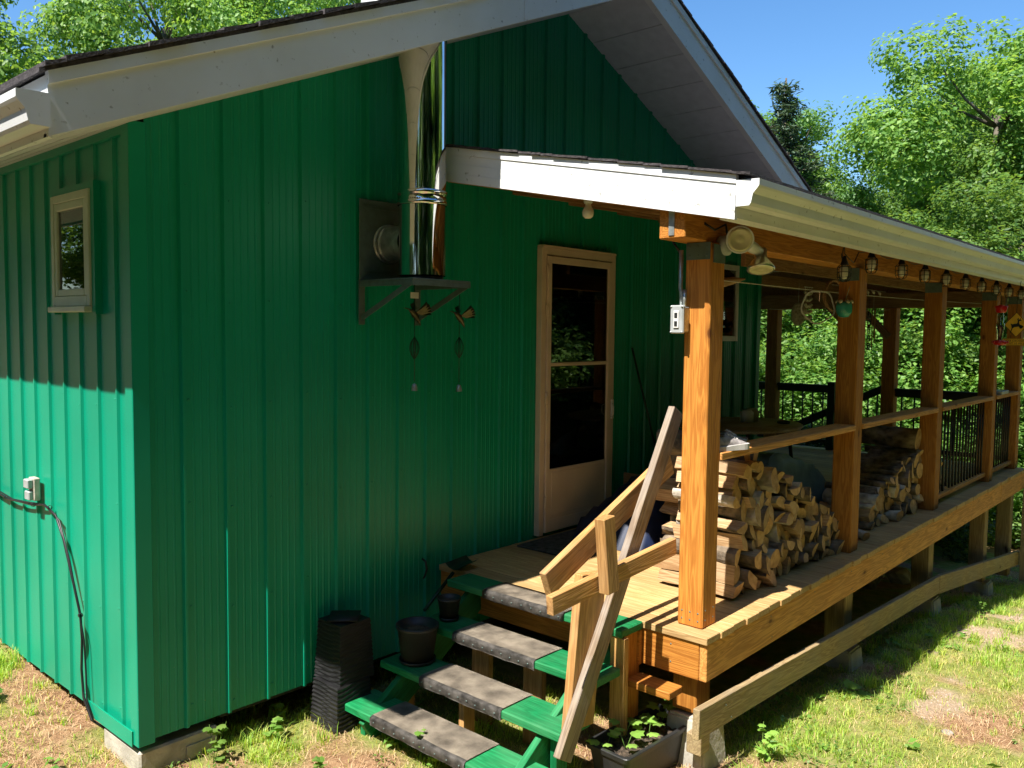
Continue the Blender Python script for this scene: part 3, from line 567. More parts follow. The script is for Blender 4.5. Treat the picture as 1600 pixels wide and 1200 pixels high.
vs = [bm.verts.new(p) for p in ((9.10, -1.95, rb(-1.95)), (9.10, 2.55, rb(2.55)), (9.10, 2.55, 1.95), (9.13, -1.95, rb(-1.95)), (9.13, 2.55, rb(2.55)), (9.13, 2.55, 1.95), (9.10, -1.95, 1.95), (9.13, -1.95, 1.95))]
bm2 = bmesh.new()
def poly_prism_x(bm, pts, x0, x1):
    a = [bm.verts.new((x0, y, z)) for y, z in pts]; b = [bm.verts.new((x1, y, z)) for y, z in pts]; n = len(pts); bm.faces.new(a); bm.faces.new(b[::-1])
    for i in range(n): bm.faces.new((a[i], b[i], b[(i + 1) % n], a[(i + 1) % n]))
poly_prism_x(bm2, [(-1.95, 1.93), (2.55, 1.93), (2.55, rb(2.55) - .005), (-1.95, rb(-1.95) - .005)], 9.10, 9.13); poly_prism_x(bm2, [(2.52, 1.93), (2.55, 1.93), (2.55, rb(2.55) - .005), (2.52, rb(2.52) - .005)], 6.4, 9.095); bm.free(); fixn(bm2)
link('end_panel', bm_to(bm2, 'end_panel'), M['rafter'], porch)
# porch roof
PE = 1.725; PXR = 9.45
bm = bmesh.new(); poly_prism_x(bm, [(-2.05, rb(-2.05)), (-.002, rb(-.002)), (-.002, rb(-.002) + .02), (-2.05, rb(-2.05) + .02)], PE + .022, PXR); poly_prism_x(bm, [(0.0, rb(0)), (2.7, rb(2.7)), (2.7, rb(2.7) + .02), (0.0, rb(0) + .02)], WX + .03, PXR); fixn(bm)
proof = link('porch_roof', bm_to(bm, 'porch_roof'), M['rafter'], porch)
bm = bmesh.new(); y = -2.15; ZT = .072
while y < -.01:
    y2 = min(y + rs.choice((rs.uniform(.05, .10), rs.uniform(.14, .26))), -.003); pr = rs.uniform(.012, .026); u = rs.uniform(0, .004)
    poly_prism_x(bm, [(y, rb(y) + ZT + u), (y2, rb(y2) + ZT - .003), (y2, rb(y2) + ZT + .007), (y, rb(y) + ZT + .011 + u)], PE - pr, PXR); y = y2
poly_prism_x(bm, [(-2.13, rb(-2.13) + .022), (-.003, rb(0) + .022), (-.003, rb(0) + ZT - .002), (-2.13, rb(-2.13) + ZT - .004)], PE + .03, PXR)
poly_prism_x(bm, [(0.0, rb(0) + .022), (2.72, rb(2.72) + .022), (2.72, rb(2.72) + ZT), (0.0, rb(0) + ZT)], 6.92, PXR); fixn(bm)
link('shingles', bm_to(bm, 'shingles'), M['shingle'], proof)
bm = bmesh.new(); zb0 = -.128
for a, b, off in ((zb0, zb0 + .050, .004), (zb0 + .0505, zb0 + .105, .002), (zb0 + .1055, zb0 + .156, .0)):
    poly_prism_x(bm, [(-2.075, rb(-2.075) + a), (-.024, rb(-.024) + a), (-.024, rb(-.024) + b), (-2.075, rb(-2.075) + b)], PE - off, PE + .02)
poly_prism_x(bm, [(-2.078, rb(-2.078) + zb0 + .1565), (-.024, rb(-.024) + zb0 + .1565), (-.024, rb(-.024) + ZT - .004), (-2.078, rb(-2.078) + ZT - .004)], PE - .005, PE + .02)
fixn(bm); link('rake_fascia', bm_to(bm, 'rake_fascia'), M['white'], proof)
bm = bmesh.new(); abox(bm, PE + .0205, PXR, -2.074, -2.054, rb(-2.05) - .125, rb(-2.05) + .02); abox(bm, PE + .0205, PXR, -2.053, -1.99, rb(-2.05) - .125, rb(-2.05) - .119); link('eave_fascia', bm_to(bm, 'eave_fascia'), M['white'], proof)
gutter('gutter', (PE + .0, -2.0785, 2.028), (PXR, -2.0785, 2.028), (0, -1, 0), proof)
bm = bmesh.new(); 
def rectpipe(bm, pts, w, t):
    for a, b in zip(pts, pts[1:]):
        a = Vector(a); b = Vector(b); d = (b - a).normalized(); u = Vector((1, 0, 0)); v = d.cross(u).normalized(); vs = []
        for p in (a - d * .004, b + d * .004):
            vs.append([bm.verts.new(p + u * sx * w + v * sy * t) for sx, sy in ((-1, -1), (1, -1), (1, 1), (-1, 1))])
        bm.faces.new(vs[0][::-1]); bm.faces.new(vs[1])
        for i in range(4): bm.faces.new((vs[0][i], vs[0][(i + 1) % 4], vs[1][(i + 1) % 4], vs[1][i]))
rectpipe(bm, [(9.06, -2.12, 2.03), (9.06, -2.12, 1.95), (9.06, -1.99, 1.80), (9.06, -1.99, .18), (9.06, -2.08, .08)], .038, .028); fixn(bm); link('downspout', bm_to(bm, 'downspout'), M['white'], proof)
# nail heads on the near posts and rim boards
def nails(pts, d, name='nail_heads'):
    bm = bmesh.new()
    for p in pts: lathe(bm, [(0, .0016), (.0042, .0012), (.0048, 0)], 8, p, 0, Vector(d))
    link(name, bm_to(bm, name), M['galvdull'], porch)
nails([(1.98, y, z) for y in (-1.80, -1.755, -1.71) for z in (.035, .075)] + [(1.897, -1.70, -.08), (1.897, -1.70, -.17), (1.897, -1.20, -.09), (1.897, -1.20, -.18)], (-1, 0, 0))
nails([(1.98 + dx, PY0, z) for dx in (.03, .11) for z in (.04, .09)] + [(x + dx, DY0 + .0115, z) for x in (2.6, 3.2, 3.8, 4.4, 5.0, 5.6, 6.2, 6.8, 7.4) for dx, z in ((.01, -.07), (.03, -.19))] + [(x + .07 + dx, -1.9465 + (x - 2) * .0118, -.40 - (x - 2) * .058 + dz) for x in (1.98, 3.98) for dx, dz in ((-.03, .04), (.03, -.04))], (0, -1, 0))
# brackets
def plate(x, y0, y1, z0, z1, along_x=True):
    bm = bmesh.new(); abox(bm, x - .004, x - .0005, y0, y1, z0, z1, 0, .001)
    for yy in (y0 + .02, (y0 + y1) / 2, y1 - .02):
        for zz in (z0 + .02, z1 - .02): lathe(bm, [(0, .003), (.005, .003), (.006, 0)], 8, (x - .004, yy, zz), 0, Vector((-1, 0, 0)))
    link('bracket', bm_to(bm, 'bracket'), M['galvdull'], porch)
for x in PX: plate(x, PY0 + .004, PY1 - .004, BZ - .085, BZ - .002)
bm = bmesh.new(); abox(bm, 1.765, 1.769, -1.745, -1.715, BZ + .015, 2.09); link('bracket', bm_to(bm, 'bracket'), M['galv'], porch)
bm = bmesh.new(); abox(bm, 2.0, 2.115, -1.8295, -1.8255, BZ - .10, BZ - .01); link('bracket', bm_to(bm, 'bracket'), M['galvdull'], porch)
# rails along the front edge
RZ = .872
for i in range(4):
    a, b = PX[i] + .141, PX[i + 1] - .001
    box('rail', a, b, -1.835, -1.695, RZ - .038, RZ, M['rim'], porch, .004)
for i in (2, 3):
    a, b = PX[i] + .141, PX[i + 1] - .001
    box('lower_rail', a, b, -1.79, -1.725, .055, .093, M['rim'], porch, .003)
    n = int((b - a) / .098)
    for k in range(n):
        x = a + (k + .5) * (b - a) / n; tubeobj('baluster', [(x, -1.757, .094), (x, -1.757, RZ - .039)], .0095, M['blackrail'], porch, 8)
# far rail along the end of the deck, with the stair opening
FX = 9.0
def farrail(y0, y1, zt=.83):
    box('rail', FX - .045, FX + .045, y0, y1, zt - .035, zt, M['blackrail'], porch, .003, along='y'); box('rail', FX - .02, FX + .02, y0, y1, zt - .10, zt - .036, M['blackrail'], porch, .002, along='y'); box('lower_rail', FX - .02, FX + .02, y0, y1, .08, .13, M['blackrail'], porch, .002, along='y')
    n = max(2, int((y1 - y0) / .13))
    for k in range(n):
        y = y0 + (k + .5) * (y1 - y0) / n; tubeobj('baluster', [(FX, y, .131), (FX, y, zt - .101)], .010, M['blackrail'], porch, 6)
farrail(-1.68, -.52); farrail(.30, .97); farrail(1.14, 2.34)
box('newel_post', FX - .045, FX + .045, .21, .30, .001, .87, M['blackrail'], porch, .004, along='z')
# descending side stair beyond the opening
board('stair_rail', (9.02, -.37, .82), (9.02, 1.0, .14), .09, .04, M['blackrail'], porch)
board('stair_rail', (9.02, -.37, .30), (9.02, .3, -.03), .05, .03, M['blackrail'], porch)
for k in range(6):
    y = -.30 + k * .11; z = .82 - (y + .37) * .496; tubeobj('baluster', [(9.02, y, z - .5), (9.02, y, z - .04)], .010, M['blackrail'], porch, 6)
# sloping skirt boards under the front edge
board('skirt_board', (1.76, -1.925, -.375), (5.90, -1.875, -.622), .145, .036, M['treated'], porch)
board('skirt_board', (5.93, -1.87, -.63), (9.12, -1.87, -1.02), .155, .038, M['treated'], porch)
board('skirt_post', (9.06, -1.95, gzf(9, -1.95) + .05), (9.06, -1.95, -.23), .09, .09, M['treated'], porch, up=(1, 0, 0))
box('skirt_block', 1.86, 1.95, -1.90, -1.82, -.58, -.48, M['treated'], porch, .004)

# ------------------------------------------------------------ concrete blocks
def conc(x, y, sx, sy, h, label, group, taper=.8, cat='concrete block'):
    z = gzf(x, y); bm = bmesh.new(); v = abox(bm, -sx / 2, sx / 2, -sy / 2, sy / 2, -.12, h, 0, 0)
    for q in bm.verts:
        if q.co.z > 0: q.co.x *= taper; q.co.y *= taper
    bmesh.ops.bevel(bm, geom=list(bm.edges), offset=.012, segments=2, affect='EDGES')
    o = link('concrete_block', bm_to(bm, 'concrete_block'), M['concrete'], None, Matrix.Translation((x, y, z))); tag(o, label, cat, group); return o
bm = bmesh.new(); abox(bm, -.20, .20, -.20, .20, -.35, 0.0, 0, .01); abox(bm, .03, .17, -.207, -.2005, -.30, -.05); o = link('concrete_block', bm_to(bm, 'concrete_block'), M['concrete'], None, Matrix.Translation((.196, .21, ZB - .052))); tag(o, 'pale concrete foundation block under the near corner of the green cabin', 'concrete block')
for i, (x, lb) in enumerate(zip(PX[:4], ('weathered concrete footing under the near corner post of the porch', 'concrete footing under the second porch post, below the skirt board', 'concrete footing under the third porch post where the skirt board bends', 'concrete footing under the fourth porch post near the far corner'))):
    conc(x + .07, -1.76, .26, .26, .13 if i else .26, lb, None)
for k, (x, y) in enumerate(((1.6, 1.5), (3.0, .9), (5.0, .9), (.3, 3.0))): conc(x, y, .3, .3, -.01 - gzf(x, y) + ZB - .045, 'concrete block in the dark under the cabin, %s' % ('deep behind the steps', 'below the storm door', 'under the porch side of the cabin', 'far along the side wall')[k], 'blocks under the cabin', .95)

# ------------------------------------------------------------ steps
steps = root('wooden_steps', 'green painted open steps with black rubber mats leading up to the porch deck', 'steps', (1.45, -.9, -.72))
TR = [(.965, 1.20, -.52, -.24, -1.50), (1.21, 1.445, -.355, -.27, -1.545), (1.455, 1.68, -.182, -.30, -1.55), (1.69, 1.883, .002, -.30, -1.545)]
for i, (x0, x1, z, ya, yb) in enumerate(TR):
    t = box('tread', x0, x1, yb, ya, z - .042, z, M['treadgreen'], steps, .006, along='y')
    # draped rubber mat with a rolled, studded front edge
    m0, m1 = -1.185, (-.60 if i else -.50); nseg = 28; bm = bmesh.new(); prof0 = [(x1 - .001, .004), (x1 - .05, .007), (x0 + .05, .008), (x0 + .012, .007), (x0 - .004, .001), (x0 - .009, -.010), (x0 - .008, -.040), (x0 - .004, -.047)]
    rows = []
    for k in range(nseg + 1):
        y = m0 + (m1 - m0) * k / nseg; w = .0015 * math.sin(y * 23 + i) + .0007 * math.sin(y * 57 + 2 * i)
        rows.append([bm.verts.new((px - (w if px < x0 + .02 else 0), y, z + pz + (abs(w) * .5 if pz > 0 else (w * 2 if j > 6 else 0)))) for j, (px, pz) in enumerate(prof0)])
    for a, b in zip(rows, rows[1:]):
        for j in range(len(prof0) - 1):
            f = bm.faces.new((a[j], b[j], b[j + 1], a[j + 1])); f.material_index = 0 if j < 3 else 1; f.smooth = True
    bmesh.ops.solidify(bm, geom=list(bm.faces), thickness=-.003)
    fixn(bm)
    for k in range(9):
        y = m0 + .03 + (m1 - m0 - .06) * k / 8 + .008 * math.sin(k * 7 + i); lathe(bm, [(0, .003), (.0035, .0022), (.0045, 0)], 8, (x0 - .012, y, z - .020 + .003 * math.sin(k * 5)), 2, Vector((-1, 0, 0)))
    me = bm_to(bm, 'mat'); link('mat', me, [M['rubber'], M['rubberedge'], M['galvdull']], t)
board('stringer', (1.02, -1.40, -.66), (1.86, -1.40, -.10), .16, .038, M['treadgreen'], steps); board('stringer', (1.02, -.40, -.66), (1.86, -.40, -.10), .16, .038, M['treadgreen'], steps)
for x, y, z in ((1.02, -.34, -.563), (1.02, -1.42, -.563), (1.27, -.36, -.398), (1.27, -1.44, -.398), (1.30, -.80, -.398)): box('leg', x, x + .085, y - .038, y, gzf(x, y) - .03, z - .001, M['treadgreen'] if y < -.9 or x < 1.1 else M['pale'], steps, .003, along='z')
box('riser', 1.86, 1.882, -1.54, -.3, -.222, -.045, M['post'], steps, .002, along='y')
for x, y in ((1.58, -.62), (1.58, -1.0)): box('leg', x, x + .038, y - .13, y, gzf(x, y) - .02, -.226, M['rafter'], steps, .003, along='z')
# support and small bench board beside the top step
box('support', 1.735, 1.885, -1.525, -1.487, gzf(1.8, -1.5) - .02, -.043, M['post'], steps, .003, along='z')
box('support', 1.70, 1.7345, -1.56, -1.47, gzf(1.8, -1.5) - .02, -.043, M['pale'], steps, .003, along='z')
box('ledge_board', 1.76, 1.885, -1.78, -1.527, -.305, -.267, M['post'], steps, .004, along='y')

# ------------------------------------------------------------ hand rail lumber at the steps
hr = root('step_railing', 'makeshift stair railing of nailed lumber between the steps and the corner post', 'railing', (1.3, -1.53, -.4))
board('newel_post', (1.355, -1.535, -.37), (1.44, -1.535, .345), .195, .045, M['pale'], hr, up=(1, 0, 0), label='broad upright plank carrying the railing')
board('handrail', (1.165, -1.485, .335), (2.20, -1.485, .775), .125, .038, M['pale'], hr, up=(0, 0, 1), label='sloping knotty handrail plank')
board('crossbar', (1.035, -1.615, .30), (1.978, -1.655, .395), .085, .038, M['pale'], hr, up=(0, 0, 1))
board('block', (1.345, -1.675, .645), (1.378, -1.685, .30), .085, .055, M['pale'], hr, up=(1, 0, 0), label='short upright block nailed to the crossbar')
o = board('leaning_board', (1.185, -1.578, -.45), (2.10, -1.578, 1.07), .10, .038, M['grey'], None, up=(0, 0, 1)); tag(o, 'old grey weathered board leaning diagonally from the steps up behind the corner post', 'board')

# ------------------------------------------------------------ firewood
def log_mesh(kind, r, L, seed):
    """log along local X, unit section centred on 0; returns mesh with slots bark / cut end / split face"""
    q = random.Random(seed); n = 14; out = []; mats = []
    if kind == 'round':
        ph = q.uniform(0, 6); out = [(math.cos(2 * PI * k / n) * r * (1 + .07 * math.sin(2 * 2 * PI * k / n + ph) + q.uniform(-.04, .04)), math.sin(2 * PI * k / n) * r * (1 + .07 * math.sin(3 * 2 * PI * k / n + ph) + q.uniform(-.04, .04))) for k in range(n)]; mats = [0] * n
    else:
        span = {'half': PI, 'quarter': PI * .55, 'third': PI * .75}[kind]; RR = r * {'half': 1.25, 'quarter': 1.75, 'third': 1.45}[kind]; m = 8
        arc = [(math.cos(-span / 2 + span * k / m) * RR * (1 + q.uniform(-.05, .05)), math.sin(-span / 2 + span * k / m) * RR * (1 + q.uniform(-.05, .05))) for k in range(m + 1)]
        core = [(q.uniform(-.1, .2) * RR, q.uniform(-.15, .15) * RR)] if kind != 'half' else [(q.uniform(-.1, .1) * RR, .35 * RR), (q.uniform(-.1, .1) * RR, -.3 * RR)]
        out = arc + core; mats = [0] * m + [2] * (len(core) + 1)
        cx = sum(p[0] for p in out) / len(out); cy = sum(p[1] for p in out) / len(out); a = q.uniform(0, 2 * PI); ca, sa = math.cos(a), math.sin(a)
        out = [((x - cx) * ca - (y - cy) * sa, (x - cx) * sa + (y - cy) * ca) for x, y in out]
    n = len(out); bm = bmesh.new(); rings = []; S_ = 7; bx, by = q.uniform(-.012, .012), q.uniform(-.012, .012)
    for i in range(S_ + 1):
        t = i / S_; sc = 1 + q.uniform(-.035, .035) + (.04 if i in (0, S_) and kind == 'round' else 0); xo = -L / 2 + L * t; bend = math.sin(t * PI)
        tilt = (q.uniform(-.012, .012), q.uniform(-.012, .012)) if i in (0, S_) else (0, 0)
        rings.append([bm.verts.new((xo + y * tilt[0] / r + z * tilt[1] / r, y * sc + bx * bend + q.uniform(-1, 1) * r * .03, z * sc + by * bend + q.uniform(-1, 1) * r * .03)) for y, z in out])
    for a, b in zip(rings, rings[1:]):
        for k in range(n):
            f = bm.faces.new((a[k], a[(k + 1) % n], b[(k + 1) % n], b[k])); f.material_index = mats[k]; f.smooth = mats[k] == 0 and kind == 'round'
    f = bm.faces.new(rings[0][::-1]); f.material_index = 1; f = bm.faces.new(rings[-1]); f.material_index = 1
    fixn(bm); return bm_to(bm, 'firewood')
LOGS = {}
def get_log(kind, rb_, i):
    key = (kind, rb_, i)
    if key not in LOGS:
        me = log_mesh(kind, rb_, .40, hash((len(kind), int(rb_ * 1000), i)) & 0xffff)
        for m in ((M['barkpale'] if i % 4 == 3 else M['bark']), M['cut'], M['split']): me.materials.append(m)
        LOGS[key] = me
    return LOGS[key]
def pack(x0, x1, prof, rad, seed, tries=2000):
    q = random.Random(seed); C = []
    for _ in range(tries):
        r = rad(q); best = None
        cand = [(x, r) for x in (x0 + r, x1 - r)] + [(q.uniform(x0 + r, x1 - r), r) for _ in range(6)]
        for i, (ax, az, ar) in enumerate(C):
            # touching the floor and one circle
            dz = az - r; R_ = ar + r
            if R_ > abs(dz):
                dx = math.sqrt(R_ * R_ - dz * dz); cand += [(ax - dx, r), (ax + dx, r)]
            for bx, bz, br in C[max(0, i - 40):i]:
                d = math.hypot(bx - ax, bz - az); R2 = br + r
                if d < 1e-6 or d > R_ + R2: continue
                a = (R_ * R_ - R2 * R2 + d * d) / (2 * d); h2 = R_ * R_ - a * a
                if h2 < 0: continue
                h = math.sqrt(h2); ux, uz = (bx - ax) / d, (bz - az) / d
                for s in (-1, 1): cand.append((ax + ux * a - uz * h * s, az + uz * a + ux * h * s))
        for x, z in cand:
            if z < r - 1e-6 or x < x0 + r * .7 or x > x1 - r: continue
            if z + r > prof(x): continue
            if best and z >= best[1]: continue
            if any((x - ax) ** 2 + (z - az) ** 2 < (ar + r) ** 2 * .985 for ax, az, ar in C): continue
            best = (x, z)
        if best: C.append((best[0], best[1], r))
        elif _ > 60 and len(C) > 20 and _ % 9 == 0 and q.random() < .15: break
    return C
def interp(pts): return lambda x: float(np.interp(x, [p[0] for p in pts], [p[1] for p in pts]))
def stack(x0, x1, prof, rad, yc, seed, kinds, labels, group):
    q = random.Random(seed + 5)
    for x, z, r in pack(x0, x1, interp(prof), rad, seed, 400):
        k = q.choice(kinds) if r > .03 else 'round'; rq = round(r / .008) * .008; me = get_log(k, rq, q.randrange(4))
        o = bpy.data.objects.new('firewood_log', me); COL.objects.link(o)
        m = Matrix.Translation((x, yc + q.uniform(-.045, .035), z + .004)) @ Matrix.Rotation(PI / 2 + q.uniform(-.05, .05), 4, 'Z') @ Matrix.Rotation(q.choice((0, 0, PI)) , 4, 'Z') @ Matrix.Rotation(q.uniform(0, 6.28) if k == 'round' else q.uniform(-.6, .6), 4, 'X') @ Matrix.Scale(r / rq * .99, 4)
        o.matrix_world = m
        if x < 2.72 and yc < -1.5 and z < .30: o.matrix_world = Matrix.Translation((0, .06, 0)) @ m @ Matrix.Diagonal((1.28, 1, 1, 1))
        sz = 'thick' if r > .052 else 'medium' if r > .037 else 'thin'; th = prof[0][0] + 0; h_ = interp(prof)(x); lay = 'bottom' if z < .13 else 'top' if z > h_ - .16 else 'middle'; f = (x - x0) / (x1 - x0); seg = 'left' if f < .33 else 'right' if f > .66 else 'central'
        tag(o, '%s %s, %s %s of %s' % (sz, 'round log' if k == 'round' else 'split log', lay, seg, labels), 'log', group)
stack(2.50, 4.22, [(2.1, .78), (2.65, .78), (3.08, .66), (3.47, .48), (3.85, .31), (4.2, .10), (4.25, .05)], lambda q: q.choice((q.uniform(.042, .058), q.uniform(.026, .042), q.uniform(.030, .046))), -1.535, 4, ['half', 'quarter', 'third', 'quarter', 'quarter', 'half', 'round'],
      'the pile by the corner post', 'logs stacked by the corner post')
stack(3.05, 3.95, [(2.1, .70), (3.0, .80), (3.3, .70), (3.5, .45), (3.95, .10)], lambda q: q.uniform(.045, .068), -1.08, 9, ['half', 'third', 'round'],
      'the shaded row behind', 'logs in the back row')
stack(4.75, 6.68, [(4.7, .22), (4.95, .30), (5.2, .38), (5.5, .47), (5.8, .53), (6.15, .48), (6.5, .28), (6.7, .10)], lambda q: q.choice((q.uniform(.042, .065), q.uniform(.020, .036), q.uniform(.024, .034))), -1.50, 21, ['round', 'round', 'round', 'third'],
      'the far pile', 'logs stacked by the third post')
def onelog(label, kind, r, i, p, rz, L=1.0, rx=0):
    o = bpy.data.objects.new('firewood_log', get_log(kind, r, i)); COL.objects.link(o); o.matrix_world = Matrix.Translation(p) @ Matrix.Rotation(rz, 4, 'Z') @ Matrix.Rotation(rx, 4, 'X') @ Matrix.Diagonal((L, 1, 1, 1)); tag(o, label, 'log')
onelog('thick long log lying across the top of the far firewood pile', 'round', .088, 1, (5.80, -1.42, .605), 1.45, 1.5)
onelog('pale split slab lying on top of the near firewood pile', 'half', .064, 1, (2.68, -1.42, .80), 1.62, 1.35, .2)
onelog('flat split piece on top of the near firewood pile, beside the pale slab', 'half', .056, 2, (2.92, -1.45, .75), 1.62, .9, 2.9)
onelog('upright looking log end poking above the near firewood pile', 'round', .056, 1, (3.25, -1.25, .74), 1.56, 1.0)
onelog('thin pale stick lying loose on the deck between the two firewood piles', 'round', .032, 3, (4.50, -1.62, .034), 1.1, .9)
onelog('short grey stub lying at the foot of the second porch post', 'round', .040, 0, (4.14, -1.64, .042), 1.3, .5)

# blue tarp covered heap behind the logs, widened and darkened to give porch shade
def heap(name, x0, x1, y0, y1, h, mat, label, cat, z0=.003):
    nx, ny = 30, 18; V = []; F = []
    for i in range(nx + 1):
        for j in range(ny + 1):
            u, v = i / nx, j / ny; e = min(u, 1 - u, v * .6, (1 - v) * .6) * 5; z = h * min(1, e) ** .6
            x = x0 + (x1 - x0) * u; y = y0 + (y1 - y0) * v; z *= .85 + .3 * mnoise.noise((x * 2.5, y * 2.5, 1)); z += .03 * mnoise.noise((x * 9, y * 9, 4)) * (e > .1)
            V.append((x, y, z0 + max(0, z)))
    for i in range(nx):
        for j in range(ny): a = i * (ny + 1) + j; F.append((a, a + ny + 1, a + ny + 2, a + 1))
    me = bpy.data.meshes.new(name); me.from_pydata(V, [], F); o = link(name, me, mat, smooth=True); tag(o, label, cat); return o
heap('tarp', 2.95, 6.1, -.86, -.22, .50, M['tarp'], 'dark blue tarp draped over a low heap on the deck behind the firewood', 'tarp')
heap('folded_tarp', 4.2, 5.3, -1.2, -.95, .52, flat('pale_blue_tarp', (.16, .25, .27), .5), 'pale blue folded tarp lying behind the far firewood pile', 'tarp')

# ------------------------------------------------------------ lights and hangings
LX = [3.51, 3.98, 4.59, 5.14, 5.71, 6.29, 6.84, 7.40, 7.93, 8.5]; LY = -1.895
def ordl(i): return ('first', 'second', 'third', 'fourth', 'fifth', 'sixth', 'seventh', 'eighth', 'ninth', 'tenth')[i]
def make_lantern():
    r = root('cage_lantern', '', 'lantern', (0, 0, 0), 'cage lanterns strung under the gutter')
    latheobj('cap', [(0, 0), (.008, -.002), (.012, -.02), (.022, -.045), (.024, -.050), (0, -.050)], (0, 0, 0), M['black'], r, 16)
    bm = bmesh.new()
    for k in range(6):
        a = k * PI / 3; c, s = math.cos(a), math.sin(a); tube(bm, [(.022 * c, .022 * s, -.05), (.036 * c, .036 * s, -.062), (.036 * c, .036 * s, -.118), (.026 * c, .026 * s, -.138), (.004 * c, .004 * s, -.142)], .0021, 5)
    for z, rr in ((-.062, .036), (-.09, .037), (-.118, .036)): tube(bm, [(rr * math.cos(2 * PI * k / 18), rr * math.sin(2 * PI * k / 18), z) for k in range(19)], .0021, 5, caps=False)
    link('cage', bm_to(bm, 'cage'), M['black'], r)
    latheobj('bulb', [(0, -.05), (.016, -.055), (.025, -.075), (.024, -.10), (.014, -.125), (0, -.13)], (0, 0, 0), M['bulb'], r, 16)
    return r
proto = make_lantern()
for i, x in enumerate(LX):
    if i == 0: r = proto
    else:
        r = proto.copy(); COL.objects.link(r)
        for ch in proto.children:
            c = ch.copy(); COL.objects.link(c); c.parent = r
    r.matrix_world = Matrix.Translation((x, LY, 1.955 if i == 0 else 2.035 - .002 * i)) @ Matrix.Rotation(i * .4, 4, 'Z') @ Matrix.Diagonal((1.1, 1.1, 1.12, 1))
    r['label'] = '%s black wire cage lantern from the left on the cord under the porch gutter' % ordl(i); r['group'] = 'cage lanterns strung under the gutter'
pts = []
xs = [3.45] + LX + [9.3]
for a, b in zip(xs, xs[1:]):
    for k in range(6):
        t = k / 6; pts.append((a + (b - a) * t, LY, (1.965 if a < 3.6 and t < .5 else 2.042) - .05 * math.sin(PI * t)))
o = tubeobj('light_cord', pts, .003, M['black'], None, 5); tag(o, 'thin black cord carrying the cage lanterns along the porch beam', 'cord'); o.name = 'string_cable'; o['category'] = 'cable'
def cord(name, a, b, r, mat, label, sag=.02):
    a = Vector(a); b = Vector(b); o = tubeobj(name, [a.lerp(b, k / 10) - Vector((0, 0, sag * math.sin(PI * k / 10))) for k in range(11)], r, mat, None, 5); tag(o, label, 'line')
cord('clothesline', (2.12, -1.62, 1.76), (8.9, -1.45, 1.84), .003, M['rope'], 'upper pale clothesline stretched along under the porch roof')
cord('clothesline', (5.6, -.45, 1.70), (8.93, -.44, 1.78), .003, M['rope'], 'lower pale clothesline stretched across the porch behind the posts')
# bare bulb beneath the roof
b_ = root('light_bulb', 'bare round bulb in a white socket under the white porch roof edge', 'bulb', (1.86, -1.17, 2.16))
latheobj('socket', [(0, 2.245), (.024, 2.245), (.024, 2.15), (.020, 2.14), (0, 2.14)], (1.86, -1.17, 0), M['palewhite'], b_, 20)
latheobj('glass_bulb', [(.014, 2.14), (.016, 2.128), (.029, 2.105), (.031, 2.095), (.027, 2.075), (.015, 2.064), (0, 2.062)], (1.86, -1.17, 0), M['bulb'], b_, 24)
# twin floodlight at the top of the corner post
fl = root('floodlight', 'twin floodlight with round yellowed lens fixed at the top of the corner post', 'floodlight', (2.11, -1.83, 1.93))
def head(c, d, r, L_, mat_lens, name='lamp_head', mat=None):
    d = Vector(d).normalized(); h = latheobj(name, [(.0, -L_), (r * .42, -L_), (r * .46, -L_ * .55), (r * .98, -.012), (r, 0), (r * .97, .006), (r * .86, .002)], c, mat or M['silver'], fl, 32, d)
    bm = bmesh.new(); lathe(bm, [(r * .88, .0), (r * .86, .004), (r * .70, .010), (r * .66, .006), (r * .42, .008), (r * .38, .005), (r * .2, .010), (0, .012)], 32, c, 0, d); link('lens', bm_to(bm, 'lens'), mat_lens, h)
head((2.075, -1.925, 1.925), (-.80, -.60, -.05), .068, .10, M['lens'], mat=M['palewhite'])
head((2.36, -1.90, 1.80), (-.25, -.15, -.95), .070, .11, M['lens'], mat=M['silver'])
o = tubeobj('arm', [(2.14, -1.86, 1.94), (2.20, -1.88, 1.93), (2.30, -1.885, 1.905), (2.37, -1.89, 1.89)], [.016, .026, .030, .022], M['palewhite'], fl, 14)
latheobj('mounting_box', [(0, -.03), (.05, -.03), (.05, .01), (.03, .018), (0, .018)], (2.11, -1.835, 1.905), M['greyplastic'], fl, 24, (0, -1, 0))
tubeobj('wire', [(2.11, -1.84, 1.95), (2.05, -1.86, 2.0), (2.0, -1.83, 1.97), (1.95, -1.80, 2.0)], .006, M['black'], fl, 6)
# outlet box and conduit on the corner post
ob = root('outlet_box', 'grey metal outlet box with conduit on the corner post', 'outlet box', (1.97, -1.69, 1.53))
box('back_box', 1.93, 1.979, -1.715, -1.655, 1.475, 1.60, M['galv'], ob, .005); 
bm = bmesh.new(); abox(bm, 1.905, 1.93, -1.722, -1.648, 1.468, 1.607, 0, .006); link('cover', bm_to(bm, 'cover'), M['greyplastic'], ob)
box('receptacle', 1.899, 1.9045, -1.70, -1.67, 1.495, 1.58, M['palewhite'], ob, .002)
for z_ in (1.517, 1.558): box('socket', 1.8965, 1.8988, -1.693, -1.677, z_ - .012, z_ + .012, M['plastic'], ob, .0005)
for y_, z_ in ((-1.715, 1.475), (-1.655, 1.475), (-1.715, 1.60), (-1.655, 1.60)): latheobj('screw', [(0, .004), (.005, .003), (.006, 0)], (1.905, y_, z_), M['galv'], ob, 8, (-1, 0, 0))
